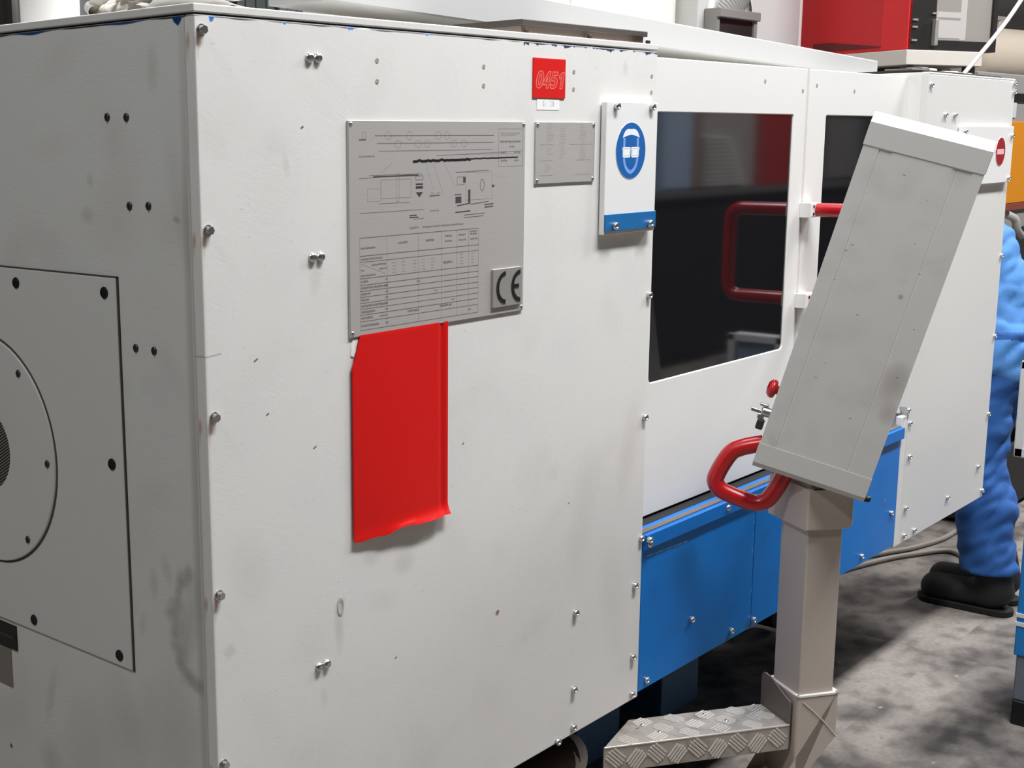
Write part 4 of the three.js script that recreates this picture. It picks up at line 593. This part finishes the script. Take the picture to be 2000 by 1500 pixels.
  for (const x of [0, 1.5]) for (const z of [0, -0.55]) obj('upright', box(x - 0.025, 0, z - 0.025, x + 0.025, 3.0, z + 0.025, 0.002), machGrey, sh);
  for (const y of [0.3, 1.2, 2.1]) obj('shelf_board', box(-0.03, y, -0.58, 1.53, y + 0.04, 0.03, 0.003), machGrey, sh);
  for (let k = 0; k < 5; k++) { const c = thing('plastic_crate', ['grey crate on the far shelf, behind the white paper heap', 'dark blue crate on the far shelf, beside the paper heap', 'almost black crate on the far shelf, right of the dark blue crate', 'grey green crate on the far shelf, right of the almost black crate', 'pale grey crate at the right end of the far shelf'][k], 'crate', [2.55 + k * 0.285, 2.1405, -3.66], 0, 'crates on the far shelf'); const m = [std(0x8d8f90, 0.6), std(0x15305a, 0.6), std(0x0c1420, 0.6), std(0x59605e, 0.6), std(0x7d8389, 0.6)][k]; obj('crate_wall', [box(0, 0, -0.4, 0.27, 0.012, 0, 0.002), box(0, 0, -0.012, 0.27, 0.26, 0, 0.003), box(0, 0, -0.4, 0.27, 0.26, -0.388, 0.003), box(0, 0, -0.4, 0.012, 0.26, 0, 0.003), box(0.258, 0, -0.4, 0.27, 0.26, 0, 0.003)], m, c); for (const x of [0.06, 0.13, 0.2]) obj('crate_rib', box(x, 0.01, 0, x + 0.012, 0.25, 0.008, 0.002), m, c); }
  const pl = thing('steel_pillar', 'pale grey steel column behind the shelf of crates', 'column', [4.05, 0, -3.3]);
  obj('column_shaft', [box(-0.09, 0, -0.01, 0.09, 5.99, 0.01, 0.002), box(-0.1, 0, -0.1, -0.085, 5.99, 0.1, 0.002), box(0.085, 0, -0.1, 0.1, 5.99, 0.1, 0.002)], std(0xaab0b3, 0.6), pl); obj('column_base', box(-0.16, 0, -0.16, 0.16, 0.02, 0.16, 0.002), darkSteel, pl);
  // dark cupboard behind the left end
  const dc = thing('dark_cabinet', 'dark brown cabinet behind the left end of the machine', 'cabinet', [1.9, 0, -4.35]);
  obj('cabinet_body', box(0, 0.05, -0.6, 1.6, 2.9, 0, 0.006), std(0x4a413a, 0.7), dc); obj('plinth', box(0.03, 0, -0.57, 1.57, 0.05, -0.03, 0), black, dc); obj('cabinet_door', box(0.02, 0.1, 0, 0.79, 2.88, 0.015, 0.003), std(0x514740, 0.7), dc); obj('cabinet_door', box(0.81, 0.1, 0, 1.58, 2.88, 0.015, 0.003), std(0x6a5a4e, 0.7), dc);
}
{ // low black bench beyond the person, with a rag on its lower shelf
  const b = thing('black_bench', 'low black bench standing on the floor behind the person in blue', 'bench', [4.5, 0, -0.7]);
  const dk = std(0x121110, 0.7);
  obj('bench_top', box(0, 0.385, 0, 0.8, 0.42, 0.34, 0.005), dk, b); for (const [x, z] of [[0.0, 0.0], [0.75, 0.0], [0.0, 0.29], [0.75, 0.29]]) obj('leg', box(x, 0, z, x + 0.05, 0.386, z + 0.05, 0.003), dk, b);
  obj('lower_box', box(0.02, 0.02, 0.03, 0.78, 0.3, 0.325, 0.006), dk, b);
  const rag = new THREE.PlaneGeometry(0.22, 0.16, 26, 20), p = rag.attributes.position;
  for (let i = 0; i < p.count; i++) p.setZ(i, 0.022 + 0.028 * noise.noise(p.getX(i) * 22, p.getY(i) * 26, 4) + 0.012 * noise.noise(p.getX(i) * 60, p.getY(i) * 60, 9));
  rag.rotateX(-Math.PI / 2); rag.computeVertexNormals();
  const rg = obj('grey_rag', rag, std(0xa9aaa2, 0.9, 0, { side: THREE.DoubleSide })); rg.position.set(4.64, 0.425, -0.5); tag(rg, 'crumpled pale grey rag lying on the black bench', 'rag');
}
{ // right edge of the picture: blue cabinet with a white framed box on it
  const c = thing('blue_cabinet', 'blue and white striped cabinet on black feet at the right edge', 'cabinet', [2.6, 0, 0.305]);
  const ink = std(0x1f7fc4, 0.45);
  obj('cabinet_body', box(0.004, 0.07, 0.02, 0.5, 0.66, 0.5, 0.006), std(0x6f757d, 0.5), c); obj('blue_skin', box(0, 0.2, 0.014, 0.504, 0.62, 0.504, 0.004), ink, c); for (const y of [0.285, 0.31]) obj('white_stripe', box(-0.002, y, 0.012, 0.506, y + 0.012, 0.506, 0.001), std(0xe3e3e0, 0.5), c); obj('worktop', box(-0.002, 0.64, 0.01, 0.506, 0.675, 0.506, 0.005), std(0xbfb9b1, 0.5), c);
  for (const [x, z] of [[0.0, 0.02], [0.45, 0.02], [0.0, 0.44], [0.45, 0.44]]) obj('foot', box(x, 0, z, x + 0.05, 0.071, z + 0.05, 0.006), black, c);
  const f = thing('framed_display', 'white framed display standing on the blue cabinet at the right edge', 'display', [2.6, 0.6755, 0.275]);
  obj('frame', [box(0, 0.077, 0, 0.05, 0.34, 0.025, 0.004), box(0, 0.077, 0.155, 0.05, 0.34, 0.18, 0.004), box(0, 0.077, 0, 0.05, 0.105, 0.18, 0.004), box(0, 0.315, 0, 0.05, 0.34, 0.18, 0.004)], std(0xdcdad5, 0.5), f); obj('display_panel', box(0.012, 0.1, 0.02, 0.022, 0.32, 0.16, 0.001), std(0x98a8ba, 0.3), f);
  obj('stand_arm', box(0.01, 0.0, 0.06, 0.04, 0.08, 0.12, 0.003), darkSteel, f); obj('stand_base', box(0.0, 0, 0.04, 0.16, 0.012, 0.16, 0.003), darkSteel, f);
}
{ // across the aisle: seen only as reflections in the dark panes
  const z = 3.2;
  const low = thing('low_machine', 'long dark machine bench mirrored in the lower half of the dark window', 'bench', [6.0, 0, z]);
  obj('bench_body', box(0, 0.08, 0.05, 5.0, 1.2, 1.1, 0.01), std(0x22201f, 0.6), low); obj('bench_top', box(-0.02, 1.2, 0, 5.02, 1.25, 1.12, 0.008), std(0x6a6763, 0.5), low); obj('plinth', box(0.05, 0, 0.1, 4.95, 0.08, 1.05, 0), black, low);
  const g1 = thing('blue_locker', 'pale blue locker mirrored in the left of the dark window', 'locker', [6.98, 1.2505, z + 0.05]);
  obj('locker_body', box(0, 0, 0, 0.42, 0.95, 0.5, 0.01), std(0x9fb2cc, 0.5), g1); obj('locker_door', box(0.02, 0.02, -0.012, 0.4, 0.93, 0, 0.003), std(0xaebfd6, 0.5), g1);
  const g2 = thing('brown_board', 'narrow brown board mirrored beside the pale blue locker', 'board', [7.43, 1.2505, z + 0.06]);
  obj('board_face', box(0, 0, 0, 0.12, 0.9, 0.04, 0.003), std(0x8d6a55, 0.6), g2); obj('board_foot', box(-0.02, 0, -0.03, 0.14, 0.015, 0.12, 0.002), darkSteel, g2);
  const g3 = thing('vent_cabinet', 'grey louvred cabinet mirrored in the middle of the dark window', 'cabinet', [7.59, 1.2505, z + 0.05]);
  obj('cabinet_body', box(0, 0, 0.05, 0.86, 0.95, 0.6, 0.01), std(0xaaa49c, 0.5), g3); for (let k = 0; k < 12; k++) obj('louvre', box(0.02, 0.02 + k * 0.03, 0.0, 0.64 - 0.02 * k, 0.038 + k * 0.03, 0.06, 0.004), std(0xddd8d0, 0.45), g3);
  const g4 = thing('red_box', 'red box mirrored in the right of the dark window', 'box', [8.48, 1.2505, z + 0.05]);
  obj('box_body', box(0, 0, 0, 0.8, 0.9, 0.5, 0.01), std(0xb02c26, 0.6), g4); obj('box_lid', box(-0.01, 0.9, -0.01, 0.81, 0.95, 0.51, 0.006), std(0xa81a18, 0.5), g4);
  const g5 = thing('grey_locker', 'dark grey locker mirrored in the narrower dark window', 'locker', [9.6, 1.2505, z + 0.05]);
  obj('locker_body', box(0, 0, 0, 0.7, 0.9, 0.5, 0.01), std(0x6c6863, 0.5), g5); obj('locker_door', box(0.03, 0.03, -0.012, 0.67, 0.5, 0, 0.003), std(0x8a8680, 0.5), g5);
}
renderer.render(scene, camera);
